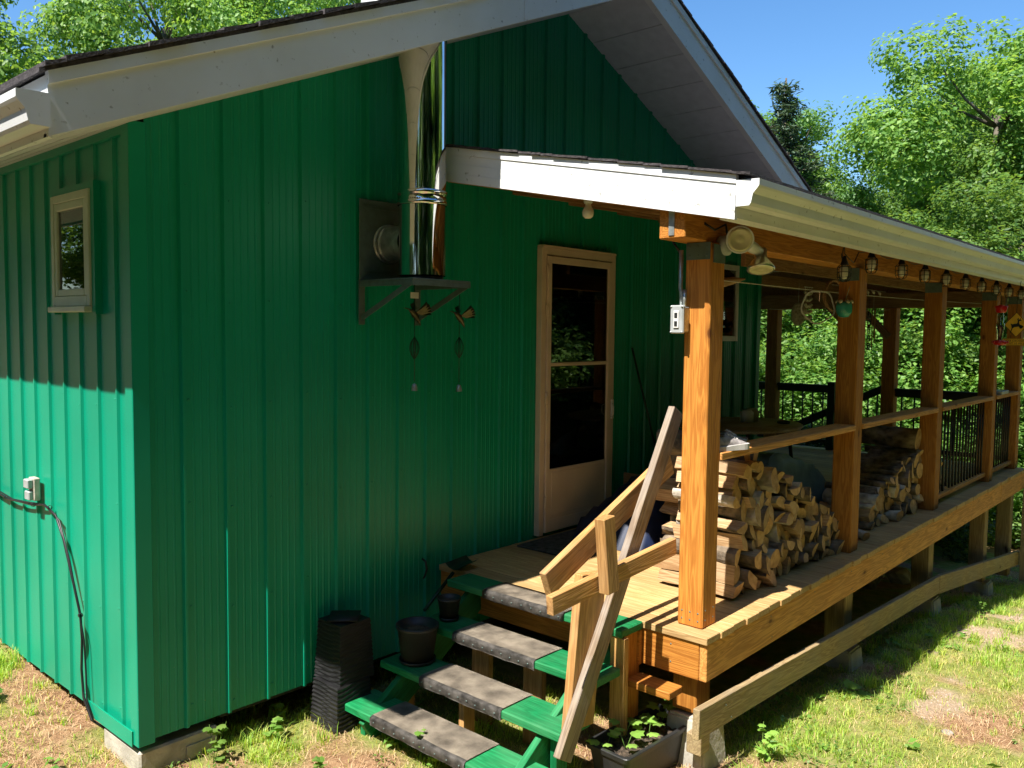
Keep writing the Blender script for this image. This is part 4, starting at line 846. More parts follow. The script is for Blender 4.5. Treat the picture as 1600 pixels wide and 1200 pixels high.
tubeobj('conduit', [(1.965, -1.675, 1.60), (1.965, -1.675, 1.66), (1.966, -1.668, 1.70), (1.967, -1.668, 1.88)], .011, M['galv'], ob, 10); tubeobj('conduit', [(1.95, -1.70, 1.60), (1.955, -1.70, 1.66), (1.97, -1.69, 1.68)], .010, M['galv'], ob, 10)
tubeobj('cable', [(1.966, -1.66, 1.87), (1.95, -1.63, 1.92), (1.98, -1.60, 1.97), (2.02, -1.66, 2.0)], .006, M['black'], ob, 6)
# outlet and cable on the side wall
so_ = root('outlet_box', 'small weathered outlet box with open cover on the bright side wall', 'outlet box', (-.03, 1.17, .575))
box('back_box', -.055, -.020, 1.135, 1.215, .515, .64, M['concrete'], so_, .005); box('cover', -.085, -.0555, 1.14, 1.205, .585, .635, M['greyplastic'], so_, .005); box('cover', -.080, -.0555, 1.14, 1.205, .52, .570, M['greyplastic'], so_, .005)
bm = bmesh.new()
tube(bm, [(-.03, 2.9, .44), (-.03, 2.2, .46), (-.032, 1.86, .475), (-.03, 1.62, .455), (-.035, 1.43, .47), (-.028, 1.25, .475), (-.032, 1.05, .505), (-.03, .90, .47), (-.03, .80, .36), (-.03, .68, .15), (-.03, .60, .0), (-.032, .58, -.12), (-.03, .60, -.28), (-.034, .57, -.42), (-.04, .46, -.50), (.02, .40, -.56)], .0065, 7)
tube(bm, [(-.03, 2.9, .47), (-.03, 2.3, .475), (-.032, 1.8, .485), (-.03, 1.55, .465), (-.035, 1.35, .48), (-.028, 1.15, .495), (-.032, 1.0, .50), (-.03, .85, .45), (-.03, .72, .25), (-.03, .62, .03), (-.032, .555, -.12), (-.03, .545, -.28), (-.034, .53, -.42), (-.04, .44, -.50)], .0045, 7)
for y, z in ((1.66, .46), (1.22, .48), (.98, .50), (.60, .0)): lathe(bm, [(.011, -.008), (.013, 0), (.011, .008)], 8, (-.03, y, z), 0, Vector((0, 1, 0)))
o = link('wall_cable', bm_to(bm, 'wall_cable'), M['black']); tag(o, 'black twin cable clipped along and hanging down the bright side wall', 'cable')
# wind chimes under the stove pipe shelf
def chime(x, y, ztop, zb, zl, zt, label, tagged):
    r = root('wind_chime', label, 'wind chime', (x, y, ztop)); rs2 = random.Random(int(x * 100))
    tubeobj('cord', [(x, y, ztop), (x, y, zt + .03)], .0022, M['greenmetal'], r, 5)
    bm = bmesh.new()   # hummingbird
    tube(bm, [(x - .045, y, zb + .03), (x - .02, y, zb + .018), (x, y, zb), (x + .03, y, zb - .035), (x + .045, y, zb - .06)], [.003, .014, .019, .010, .002], 10); tube(bm, [(x - .045, y, zb + .03), (x - .085, y, zb + .036)], [.004, .001], 6)
    for s in (-1, 1):
        for k in range(5):
            a = (k - 1) * .35; v = [bm.verts.new(p) for p in ((x, y + s * .008, zb + .008), (x + .05 * math.cos(a) + .02, y + s * .05, zb + .05 * math.sin(a) + .03), (x + .065 * math.cos(a), y + s * .075, zb + .05 * math.sin(a) + .015), (x + .03, y + s * .03, zb - .004))]; bm.faces.new(v)
    link('bird', bm_to(bm, 'bird'), M['brass'], r)
    bm = bmesh.new()   # open leaf shape
    for k in range(6):
        w = .028 * math.cos(k * PI / 6); tube(bm, [(x + w * math.sin(PI * t / 8), y + .028 * math.sin(k * PI / 6) * math.sin(PI * t / 8), zl + .065 - .13 * t / 8) for t in range(9)], .0018, 5)
        tube(bm, [(x - w * math.sin(PI * t / 8), y - .028 * math.sin(k * PI / 6) * math.sin(PI * t / 8), zl + .065 - .13 * t / 8) for t in range(9)], .0018, 5)
    link('leaf_cage', bm_to(bm, 'leaf_cage'), M['greenmetal'], r)
    latheobj('bell', [(.018, zt - .022), (.016, zt), (.011, zt + .016), (0, zt + .02)], (x, y, 0), M['galv'], r, 16)
    if tagged: box('tag', x - .03, x + .03, y - .002, y + .002, ztop - .085, ztop - .05, M['palewhite'], r, .001)
chime(1.475, -.25, 1.735, 1.56, 1.37, 1.15, 'metal bird wind chime with a pale tag, hanging under the pipe shelf', True)
chime(1.83, -.25, 1.735, 1.55, 1.37, 1.13, 'slimmer wind chime with a small metal bird, hanging nearer the door', False)
board('chime_arm', (1.55, -.25, 1.745), (1.86, -.25, 1.738), .008, .008, M['galvdull'], sp)

# things hanging in the porch
o = root('clothes_pegs', 'bundle of wooden clothes pegs clipped on the line beside the corner post', 'clothes pegs', (2.32, -1.60, 1.74))
for k in range(11):
    a = rs.uniform(-.7, .7); x = 2.28 + k * .012; board('peg', (x, -1.60 + rs.uniform(-.02, .02), 1.775), (x + .05 * math.sin(a), -1.60 + .03 * math.sin(k * 2), 1.775 - .085), .011, .010, M['peg'], o, up=(1, 0, 0), bev=.001)
o = root('hanging_driftwood', 'driftwood boat shape hung on pale ribbons behind the corner floodlight', 'driftwood', (2.75, -1.45, 1.82))
tubeobj('driftwood', [(2.60, -1.42, 1.83), (2.68, -1.44, 1.775), (2.78, -1.46, 1.765), (2.90, -1.47, 1.785), (3.03, -1.48, 1.80)], [.006, .020, .028, .022, .004], M['split'], o, 8)
for a, b in (((2.62, -1.44, 1.82), (2.50, -1.44, 2.06)), ((2.75, -1.46, 1.87), (2.72, -1.46, 2.06)), ((2.68, -1.44, 1.97), (2.75, -1.47, 1.84))): tubeobj('ribbon', [a, Vector(a).lerp(Vector(b), .5) + Vector((.03, 0, .01)), b], [.006, .009, .006], M['ribbon'], o, 6)
o = latheobj('green_tag', [(0, 0), (.03, 0), (.034, .09), (.03, .10), (0, .10)], (2.45, -1.58, 1.50), M['greenmetal'], None, 4); tag(o, 'dark green metal flag shape sticking out behind the corner post', 'ornament')
o = tubeobj('peg_hook', [(2.121, -1.75, 1.60), (2.20, -1.74, 1.60), (2.205, -1.74, 1.60)], [.008, .008, .018], M['black'], None, 8); tag(o, 'black stub hook on the right side of the corner post', 'hook')
o = root('teal_cup', 'teal glazed cup ornament hanging on the second porch post', 'ornament', (3.93, -1.75, 1.68))
latheobj('cup', [(0, 1.585), (.03, 1.59), (.05, 1.62), (.052, 1.66), (.045, 1.69), (.04, 1.685), (.044, 1.655), (.02, 1.61)], (3.92, -1.75, 0), M['teal'], o, 24); tubeobj('string', [(3.92, -1.75, 1.68), (3.93, -1.78, 1.79)], .002, M['rope'], o, 5)
bm = bmesh.new()
for k in range(7): lathe(bm, [(0, .012), (.012, .006), (.015, 0), (0, -.004)], 8, (3.92 + .045 * math.cos(k), -1.75 + .045 * math.sin(k), 1.69), 0, Vector((math.cos(k), math.sin(k), .6)))
link('shells', bm_to(bm, 'shells'), M['ribbon'], o)
def hoop(name, c, r, t, mat, label, axis=(1, .3, 0), extra=True):
    ax = Vector(axis).normalized(); u = ax.orthogonal().normalized(); v = ax.cross(u); c = Vector(c); bm = bmesh.new(); q = random.Random(4)
    for m_ in range(3 if extra else 1):
        tube(bm, [c + (u * math.cos(2 * PI * k / 24) + v * math.sin(2 * PI * k / 24)) * (r + .006 * math.sin(k * 1.3 + m_ * 2)) + ax * .008 * math.cos(k * .8 + m_ * 2) for k in range(25)], t, 6, caps=False)
    o = link(name, bm_to(bm, name), mat); tag(o, label, 'wreath'); return o
hoop('vine_wreath', (4.52, -1.45, 1.76), .11, .006, M['peg'], 'thin vine wreath hanging between the second and third posts', (.3, 1, 0))
hoop('ring', (3.98, -1.55, 1.66), .11, .006, M['palewhite'], 'pale hoop hanging just behind the second post', (1, .8, 0), False)
o = root('shell_chime', 'chime of pale shells in rows hanging between the second post and the wreath', 'wind chime', (4.42, -1.3, 1.8))
bm = bmesh.new()
for i in range(4):
    for j in range(5): lathe(bm, [(0, .012), (.012, .008), (.014, 0), (.008, -.012), (0, -.014)], 8, (4.36 + i * .035, -1.3, 1.78 - j * .045 - (.01 if i in (1, 2) else 0)))
link('shells', bm_to(bm, 'shells'), M['shell'], o)
bm = bmesh.new()
for i in range(4): tube(bm, [(4.36 + i * .035, -1.3, 1.82), (4.36 + i * .035, -1.3, 1.58)], .0015, 4)
tube(bm, [(4.34, -1.3, 1.82), (4.49, -1.3, 1.82)], .004, 6); link('strings', bm_to(bm, 'strings'), M['rope'], o)
o = root('feather_string', 'row of small curled feathers on a line beside the third post', 'ornament', (5.2, -1.4, 1.83))
for k in range(7):
    x = 4.75 + k * .14; tubeobj('feather', [(x, -1.4, 1.84), (x + .03, -1.41, 1.82), (x + .075, -1.40, 1.805 + .02 * math.sin(k * 3))], [.003, .012, .001], M['ribbon'], o, 6)
tubeobj('string', [(4.6, -1.4, 1.845), (5.8, -1.4, 1.84)], .002, M['rope'], o, 5)
o = root('owl_plaque', 'oval patterned plaque hanging near the cabin corner in the porch', 'plaque', (6.25, -.45, 1.72))
bm = bmesh.new(); lathe(bm, [(0, .012), (.05, .010), (.062, .004), (.065, -.004), (0, -.006)], 28, (0, 0, 0), 0, Vector((-.8, -.6, 0)))
for v in bm.verts: v.co.z *= 1.7
link('plaque', bm_to(bm, 'plaque'), M['shell'], o, Matrix.Translation((6.0, -.55, 1.66)))
tubeobj('string', [(6.0, -.55, 1.76), (6.0, -.55, 1.95)], .002, M['rope'], o, 5)
o = root('hanging_basket', 'small basket of dark red flowers hanging between the far post and the third post', 'hanging basket', (6.9, -1.0, 1.62))
BX, BY, BZ2 = 6.9, -.75, 1.53
latheobj('bowl', [(0, -.05), (.05, -.045), (.08, -.01), (.085, .01), (.078, .01), (.05, -.03), (0, -.035)], (BX, BY, BZ2), M['black'], o, 20)
bm = bmesh.new(); q = random.Random(2)
for k in range(60):
    c = Vector((BX + q.gauss(0, .045), BY + q.gauss(0, .045), BZ2 + .03 + abs(q.gauss(0, .025)))); d = Vector((q.gauss(0, 1), q.gauss(0, 1), 1)).normalized(); u = d.orthogonal() * .018; v = d.cross(u); bm.faces.new([bm.verts.new(c + a) for a in (u, v, -u, -v)])
link('flowers', bm_to(bm, 'flowers'), M['darkred'], o)
for k in range(3): a = k * 2.09; tubeobj('wire', [(BX + .083 * math.cos(a), BY + .083 * math.sin(a), BZ2 + .01), (BX, BY, BZ2 + .25)], .002, M['rope'], o, 5)
tubeobj('wire', [(BX, BY, BZ2 + .25), (BX, BY, 2.0)], .002, M['rope'], o, 5)
o = root('square_mobile', 'dark mobile of stacked square frames hanging beside the far dark post', 'mobile', (7.9, -.4, 1.7))
bm = bmesh.new()
for k in range(5):
    z = 1.72 - k * .085; s = .035 + .006 * (k % 2); p = [(7.9 - s, -.55, z), (7.9 + s, -.55, z), (7.9 + s, -.55, z - .06), (7.9 - s, -.55, z - .06), (7.9 - s, -.55, z)]; tube(bm, p, .006, 5)
tube(bm, [(7.9, -.55, 1.3), (7.9, -.55, 1.95)], .002, 4); link('frames', bm_to(bm, 'frames'), M['black'], o)
o = root('tube_chime', 'slim pale tube wind chime hanging against the far dark post', 'wind chime', (8.2, -.5, 1.6))
for k in range(3): tubeobj('chime_tube', [(8.15 + k * .03, -.50 - .02 * (k % 2), 1.78), (8.15 + k * .03, -.50 - .02 * (k % 2), 1.32 + .06 * k)], .006, M['peg'], o, 8)
tubeobj('string', [(8.18, -.5, 1.78), (8.18, -.5, 1.98)], .002, M['rope'], o, 5)
o = root('leaf_mobile', 'mobile of turquoise leaf shapes hanging between the third and fourth posts', 'mobile', (6.9, -1.5, 1.85)); q = random.Random(8)
bm = bmesh.new()
for k in range(16):
    c = Vector((6.75 + q.uniform(0, .35), -1.5 + q.uniform(-.06, .06), 1.86 - q.uniform(0, .17))); l = q.uniform(.035, .06); bm.faces.new([bm.verts.new(c + Vector(p)) for p in ((-l, 0, 0), (0, .01, .016), (l, 0, -.008), (0, -.01, -.016))])
tube(bm, [(6.92, -1.5, 2.0), (6.92, -1.5, 1.72)], .002, 4); link('leaves', bm_to(bm, 'leaves'), flat('turquoise_leaf', (.06, .20, .19), .4), o)
o = root('small_lantern_card', 'tiny pale square lantern hanging between the third and fourth posts', 'ornament', (7.1, -1.4, 1.4))
box('card', 7.22, 7.28, -1.402, -1.398, 1.36, 1.44, M['ribbon'], o, .001); tubeobj('string', [(7.25, -1.4, 1.44), (7.25, -1.4, 1.95)], .0015, M['rope'], o, 4)
for z in (1.375, 1.395, 1.415): box('bar', 7.228, 7.272, -1.405, -1.4025, z, z + .008, M['greyplastic'], o, .0005)
# hummingbird feeder
o = root('bird_feeder', 'red and clear glass bird feeder hanging beside the fourth porch post', 'bird feeder', (7.12, -2.0, 1.56)); FXp = (7.13, -2.0, 0)
latheobj('top', [(0, 1.765), (.02, 1.765), (.03, 1.74), (.052, 1.755), (.056, 1.75), (.046, 1.70), (.03, 1.69), (0, 1.69)], FXp, M['red'], o, 20)
latheobj('bottle', [(.024, 1.69), (.026, 1.60), (.035, 1.585), (.035, 1.545), (.026, 1.53), (.024, 1.44)], FXp, M['glass'], o, 20)
latheobj('nectar', [(.0, 1.57), (.033, 1.57), (.033, 1.545), (.022, 1.53), (.022, 1.44), (0, 1.44)], FXp, flat('red_nectar', (.50, .08, .07), .2), o, 16)
latheobj('base', [(0, 1.44), (.03, 1.44), (.06, 1.425), (.062, 1.41), (.05, 1.395), (0, 1.39)], FXp, M['red'], o, 24)
for k in range(5): a = k * 1.256; latheobj('port', [(0, .018), (.016, .010), (.012, 0), (0, 0)], (7.13 + .058 * math.cos(a), -2.0 + .058 * math.sin(a), 1.418), M['red'], o, 10, (math.cos(a), math.sin(a), .4))
tubeobj('hook', [(7.13, -2.0, 1.765), (7.13, -2.0, 1.84), (7.13, -1.95, 1.96)], .0025, M['black'], o, 5)
# deer crossing sign: flat signs hanging under the gutter and facing the visitor
sg = root('deer_sign', 'yellow diamond leaping deer sign above a small lettered board at the porch end', 'sign', (7.55, -2.02, 1.58))
sx = Vector((0.66, -0.75, 0)).normalized(); sz = Vector((0, 0, 1)); sy = sz.cross(sx); SC = Vector((7.50, -2.055, 1.585)); HW = .118
def sm(d): return Matrix((sx, sz, sx.cross(sz))).transposed().to_4x4(), d
base4 = Matrix.Translation(SC) @ Matrix((sx, sz, sx.cross(sz))).transposed().to_4x4()   # local x right, y up, z towards the viewer
def plate2(name, outl, th, mat, par, zoff=0.0):
    bm = bmesh.new(); a = [bm.verts.new((x, y, zoff)) for x, y in outl]; b = [bm.verts.new((x, y, zoff + th)) for x, y in outl]; n = len(outl); bm.faces.new(a[::-1]); bm.faces.new(b)
    for i in range(n): bm.faces.new((a[i], a[(i + 1) % n], b[(i + 1) % n], b[i]))
    fixn(bm); bmesh.ops.triangulate(bm, faces=[f for f in bm.faces if len(f.verts) > 4]); return link(name, bm_to(bm, name), mat, par, base4)
def dia(h, cx=0, cy=0): return [(cx - h, cy), (cx, cy - h), (cx + h, cy), (cx, cy + h)]
dp = plate2('diamond_plate', dia(HW), .003, M['signblack'], sg); plate2('diamond_face', dia(HW * .95), .001, M['signyellow'], sg, .0032)
deer = [(-.055, -.075), (-.049, -.072), (-.040, -.038), (-.028, -.020), (-.002, -.016), (.020, -.010), (.030, -.024), (.052, -.018), (.062, -.006), (.066, -.009), (.056, -.026), (.034, -.033), (.040, -.040), (.060, -.043), (.060, -.048), (.036, -.047), (.022, -.028)]
deer = [(-.058, -.078), (-.050, -.078), (-.036, -.036), (-.018, -.022), (.004, -.020), (.020, -.016), (.034, -.028), (.052, -.022), (.060, -.008), (.066, -.012), (.058, -.032), (.036, -.038), (.030, -.030), (.030, .004), (.024, .020), (.026, .034), (.034, .038), (.046, .034), (.047, .040), (.038, .048), (.040, .062), (.035, .062), (.031, .050), (.024, .050), (.016, .066), (.010, .064), (.018, .048), (.014, .044), (.006, .060), (.001, .056), (.011, .040), (.012, .026), (.004, .010), (-.020, .008), (-.042, .004), (-.052, .012), (-.055, .006), (-.048, -.010), (-.044, -.030)]
plate2('deer', deer, .0012, M['signblack'], sg, .0044)
def rect(x0, x1, y0, y1): return [(x0, y0), (x1, y0), (x1, y1), (x0, y1)]
RY = -.165; plate2('board_plate', rect(-.130, .130, RY - .034, RY + .034), .003, M['signyellow'], sg)
for (x0, x1, y0, y1) in ((-.126, .126, RY + .028, RY + .031), (-.126, .126, RY - .031, RY - .028), (-.126, -.123, RY - .028, RY + .028), (.123, .126, RY - .028, RY + .028)): plate2('border', rect(x0, x1, y0, y1), .001, M['signblack'], sg, .0032)
for txt, yy in (('DEER CROSSING', RY + .003), ('NEXT 10 MILES', RY - .022)):
    cu = bpy.data.curves.new('lettering', 'FONT'); cu.body = txt; cu.size = .027; cu.extrude = .0004; cu.align_x = 'CENTER'; cu.space_character = 1.12
    to = bpy.data.objects.new('t', cu); COL.objects.link(to); bpy.context.view_layer.update(); me = bpy.data.meshes.new_from_object(to); bpy.data.objects.remove(to)
    link('lettering', me, M['signblack'], sg, base4 @ Matrix.Translation((0, yy, .0038)))
for s in (-.05, .05): plate2('hanger', rect(s - .002, s + .002, -.14, -.06 if False else -.10), .001, M['black'], sg, -.001)
tubeobj('hook', [SC + sz * .115, SC + sz * .22 , Vector((7.50, -2.08, 2.0))], .0025, M['black'], sg, 5)

# ------------------------------------------------------------ shoes on the rail
def shoe(x, y, rz, label):
    r = root('shoe', label, 'shoe', (x, y, RZ + .001), 'pair of shoes on the rail', rz); m0 = WM[r]
    def prof(t):  # t along the length heel(0)->toe(1): halfwidth, height
        return float(np.interp(t, [0, .08, .3, .55, .8, .95, 1], [.022, .032, .033, .036, .044, .034, .012])), float(np.interp(t, [0, .08, .25, .45, .62, .8, .95, 1], [.075, .085, .078, .082, .062, .046, .034, .020]))
    bm = bmesh.new(); rings = []; n = 14
    for i in range(15):
        t = i / 14; w, h = prof(t); ring = []
        for k in range(n):
            a = 2 * PI * k / n; cx = math.cos(a); sz_ = math.sin(a); z = .018 + (h - .018) * max(0, sz_) ** .8 if sz_ > 0 else .018 - .004 * (-sz_); ring.append(bm.verts.new((-.13 + .26 * t, w * cx * (1 - .25 * max(0, sz_)), z)))
        rings.append(ring)
    for a, b in zip(rings, rings[1:]):
        for k in range(n):
            f = bm.faces.new((a[k], a[(k + 1) % n], b[(k + 1) % n], b[k])); f.smooth = True
    bm.faces.new(rings[0][::-1]); bm.faces.new(rings[-1]); fixn(bm); link('upper', bm_to(bm, 'upper'), M['shoe'], r, m0)
    bm = bmesh.new(); ol = [(-.13 + .26 * t, prof(t)[0] * 1.12 + .003) for t in [i / 12 for i in range(13)]]; pl = ol + [(x_, -w_) for x_, w_ in ol[::-1]]
    a = [bm.verts.new((x_, y_, 0)) for x_, y_ in pl]; b = [bm.verts.new((x_, y_, .026 + .004 * math.sin(x_ * 20))) for x_, y_ in pl]; bm.faces.new(a[::-1]); bm.faces.new(b)
    for i in range(len(pl)): bm.faces.new((a[i], a[(i + 1) % len(pl)], b[(i + 1) % len(pl)], b[i]))
    fixn(bm); link('sole', bm_to(bm, 'sole'), M['shoesole'], r, m0)
    latheobj('opening', [(.012, 0), (.026, .002), (.028, .005), (.020, .006), (0, .003)], m0 @ Vector((-.07, 0, .078)), M['black'], r, 16)
    bm = bmesh.new()
    for k in range(4):
        xx = -.02 + k * .022; zt = prof((xx + .13) / .26)[1] + .002; tube(bm, [(xx, -.018, zt - .006), (xx + .004, 0, zt + .002), (xx, .018, zt - .006)], .0028, 5)
    link('laces', bm_to(bm, 'laces'), M['palewhite'], r, m0)
shoe(2.26, -1.80, -.25, 'grey lace-up shoe nearer the corner post, standing on the porch rail'); shoe(2.40, -1.725, -.1, 'grey lace-up shoe behind its twin, standing on the porch rail')
# book on the far rail
o = box('flat_box', 8.10, 8.42, -1.84, -1.72, RZ + .001, RZ + .035, M['greyplastic'], None, .004); tag(o, 'flat grey box lying on the rail near the far end of the porch', 'box')

# ------------------------------------------------------------ table with jars
tb = root('side_table', 'dark low table loaded with jars standing behind the firewood near the wall', 'table', (4.9, -.65, 0))
bm = bmesh.new(); lathe(bm, [(0, .70), (.46, .70), (.47, .71), (.47, .722), (.46, .728), (0, .728)], 40, (0, 0, 0))
for v in bm.verts: v.co.x *= 1.3
link('tabletop', bm_to(bm, 'tabletop'), M['grey'], tb, Matrix.Translation((4.75, -.62, 0)))
for sx_, sy_ in ((-1, -1), (1, -1), (-1, 1), (1, 1)): tubeobj('leg', [(4.75 + sx_ * .38, -.62 + sy_ * .25, .70), (4.75 + sx_ * .44, -.62 + sy_ * .30, .003)], .016, M['blackrail'], tb, 8)
def jar(x, y, r, h, mat, label, cat='jar', z=.729):
    j = root(cat.replace(' ', '_'), label, cat, (x, y, z)); latheobj('body', [(0, 0), (r, .002), (r, h * .78), (r * .72, h * .88), (r * .72, h * .95), (0, h * .95)], (x, y, z + .0005), mat, j, 24); latheobj('lid', [(r * .78, h * .94), (r * .78, h), (0, h + .003)], (x, y, z), M['galv'], j, 24)
clearjar = flat('cloudy_glass', (.16, .17, .17), .1, var=.2)
jar(4.42, -.50, .075, .24, clearjar, 'tall clear glass jar at the left end of the porch table'); jar(4.60, -.45, .045, .15, M['plastic'], 'dark slim bottle between the jar and the two cups', 'bottle')
jar(4.86, -.62, .055, .11, M['palewhite'], 'pale tin, the left of two together on the porch table', 'tin'); jar(5.0, -.60, .055, .11, flat('tan_tin', (.40, .36, .28), .5), 'tan tin, the right of two together on the porch table', 'tin')
o = latheobj('ashtray', [(0, .002), (.05, .002), (.055, .022), (.048, .022), (.042, .008), (0, .008)], (5.0, -.88, .7285), M['plastic'], None, 20); tag(o, 'small dark ashtray near the right end of the porch table', 'ashtray')
# box, broom, and bottles beside the door
o = root('wooden_crate', 'brown wooden crate standing against the wall right of the storm door', 'crate', (3.95, -.25, 0))
for z in (.02, .14, .26): box('slat', 3.84, 4.16, -.36, -.345, z, z + .10, M['rafter'], o, .003); box('slat', 3.84, 3.855, -.344, -.08, z, z + .10, M['rafter'], o, .003, along='y'); box('slat', 4.145, 4.16, -.344, -.08, z, z + .10, M['rafter'], o, .003, along='y')
box('bottom', 3.856, 4.144, -.343, -.08, .004, .018, M['rafter'], o, .001)
for x_, hh, c_ in ((3.95, .16, 'dark bottle standing left in the wooden crate'), (4.05, .19, 'dark bottle standing right in the wooden crate')):
    o = latheobj('bottle', [(0, 0), (.035, .002), (.035, hh * 1.3), (.014, hh * 1.7), (.014, hh * 2.2), (0, hh * 2.2)], (x_, -.2, .019), M['plastic'], None, 16); tag(o, c_, 'bottle')
o = root('broom', 'dark long handled broom leaning on the wall right of the storm door', 'broom', (4.25, -.2, 0))
tubeobj('handle', [(4.22, -.22, .25), (3.98, -.045, 1.35)], .009, M['greenmetal'], o, 8); board('head', (4.12, -.235, .17), (4.36, -.235, .17), .16, .05, M['blackrail'], o); 
# door mat
bm = bmesh.new(); abox(bm, 2.55, 3.65, -.62, -.09, .003, .014, 0, .004); o = link('doormat', bm_to(bm, 'doormat'), M['doormat']); tag(o, 'dark rectangular doormat lying on the deck in front of the storm door', 'doormat')

# ------------------------------------------------------------ pots and planters
z0 = gzf(1.03, -.2)
pl = root('resin_planter', 'tall black resin planter with rippled sides standing at the foot of the green wall', 'planter', (1.03, -.165, z0))
bm = bmesh.new()
def ripple(bm, cx, cy, za, zb, ha, hb, seed):
    n = 34; rings = []; q = random.Random(seed)
    for i in range(n + 1):
        t = i / n; z = za + (zb - za) * t; h = ha + (hb - ha) * t; ring = []
        for k in range(40):
            s = k / 10; side = int(s); f = s - side; px, py = ((-1 + 2 * f, -1), (1, -1 + 2 * f), (1 - 2 * f, 1), (-1, 1 - 2 * f))[side]
            d = 1 + .024 * math.sin(z * 260 + 2.2 * math.sin(k * .5 + seed) + 1.3 * math.sin(k * .17 + z * 9)); ring.append(bm.verts.new((cx + px * h * d, cy + py * h * d, z)))
        rings.append(ring)
    for a, b in zip(rings, rings[1:]):
        for k in range(40): bm.faces.new((a[k], a[(k + 1) % 40], b[(k + 1) % 40], b[k]))
    bm.faces.new(rings[0][::-1]); bm.faces.new(rings[-1])
ripple(bm, 1.03, -.165, z0 - .01, z0 + .25, .122, .108, 1); ripple(bm, 1.06, -.15, z0 + .251, z0 + .57, .116, .100, 3); fixn(bm)
link('ripple_sides', bm_to(bm, 'ripple_sides'), M['slate'], pl)
latheobj('rim', [(.0, z0 + .572), (.10, z0 + .572), (.115, z0 + .576), (.115, z0 + .586), (0, z0 + .586)], (1.06, -.15, 0), M['slate'], pl, 4)
def pot(x, y, z, r, h, label, mat):
    o = root('plant_pot', label, 'plant pot', (x, y, z)); latheobj('pot', [(0, .001), (r * .72, .001), (r * .95, h * .9), (r, h * .9), (r * 1.02, h), (r * .93, h), (r * .90, h * .88), (0, h * .8)], (x, y, z), mat, o, 32); latheobj('saucer', [(0, .0005), (r * .8, .0005), (r * .88, .02), (r * .84, .02), (r * .73, .006)], (x, y, z), mat, o, 32)
    latheobj('soil', [(0, h * .85), (r * .905, h * .85)], (x, y, z), M['soil'], o, 24)
pot(1.345, -.43, -.354, .118, .21, 'round black pot standing in shade on the left end of the second step', M['plastic']); pot(1.585, -.43, -.181, .068, .13, 'smaller dark pot in deep shade on the left end of the third step', M['plastic'])
o = root('shovel', 'short green handled shovel leaning across the dark left ends of the steps', 'shovel', (1.6, -.3, 0)); tubeobj('handle', [(1.56, -.25, -.165), (1.83, -.21, -.005)], .011, M['greenmetal'], o, 8)
bm = bmesh.new()
for i in range(6):
    pass
vs = [[bm.verts.new((1.83 + .17 * t, -.21 - .14 * (s - .5) * (1 - .2 * t), .012 + .02 * t + .03 * (2 * s - 1) ** 2)) for s in (0, .25, .5, .75, 1)] for t in (0, .33, .66, 1)]
for a, b in zip(vs, vs[1:]):
    for k in range(4): bm.faces.new((a[k], a[k + 1], b[k + 1], b[k]))
link('blade', bm_to(bm, 'blade'), M['greenmetal'], o)
o = root('wall_hook', 'black handle hook low on the green wall above the steps', 'hook', (1.52, -.03, .05)); tubeobj('hook', [(1.75, -.02, .06), (1.75, -.05, .05), (1.755, -.055, .0), (1.75, -.045, -.04), (1.75, -.03, -.06)], .007, M['black'], o, 8)
# trough planter with seedlings
TX, TY, TZ = 1.765, -1.635, gzf(1.8, -1.6); 
tr = root('trough_planter', 'long dark grey plastic trough of soil and seedlings at the foot of the steps', 'planter', (TX, TY, TZ)); RZT = Matrix.Translation((TX, TY, TZ)) @ Matrix.Rotation(-.05, 4, 'Z')
bm = bmesh.new(); L2, W2, H2 = .30, .125, .215
def rr(l, w, z, n=5, cr=.025):
    out = []
    for cx, cy, a0 in ((l - cr, w - cr, 0), (-l + cr, w - cr, PI / 2), (-l + cr, -w + cr, PI), (l - cr, -w + cr, 3 * PI / 2)):
        for k in range(n): a = a0 + PI / 2 * k / (n - 1); out.append(bm.verts.new((cx + cr * math.cos(a), cy + cr * math.sin(a), z)))
    return out
R_ = [rr(L2 * .86, W2 * .74, .002), rr(L2 * .97, W2 * .92, H2 - .03), rr(L2, W2, H2 - .028), rr(L2 * 1.02, W2 * 1.05, H2 - .004), rr(L2 * 1.01, W2 * 1.03, H2), rr(L2 * .96, W2 * .90, H2), rr(L2 * .93, W2 * .85, H2 - .04)]
for a, b in zip(R_, R_[1:]):
    for k in range(len(a)): bm.faces.new((a[k], a[(k + 1) % len(a)], b[(k + 1) % len(b)], b[k]))
bm.faces.new(R_[0][::-1]); fixn(bm); link('trough', bm_to(bm, 'trough'), M['plastic'], tr, RZT)
bm = bmesh.new(); n = 26
g = [[bm.verts.new((-L2 * .93 + 2 * L2 * .93 * i / n, -W2 * .85 + 2 * W2 * .85 * j / 12, H2 - .035 + .022 * mnoise.noise((i * .7, j * .7, 1)) + .01 * mnoise.noise((i * 2.1, j * 2.1, 5)))) for j in range(13)] for i in range(n + 1)]
for i in range(n):
    for j in range(12): bm.faces.new((g[i][j], g[i + 1][j], g[i + 1][j + 1], g[i][j + 1]))
link('soil', bm_to(bm, 'soil'), M['soil'], tr, RZT)
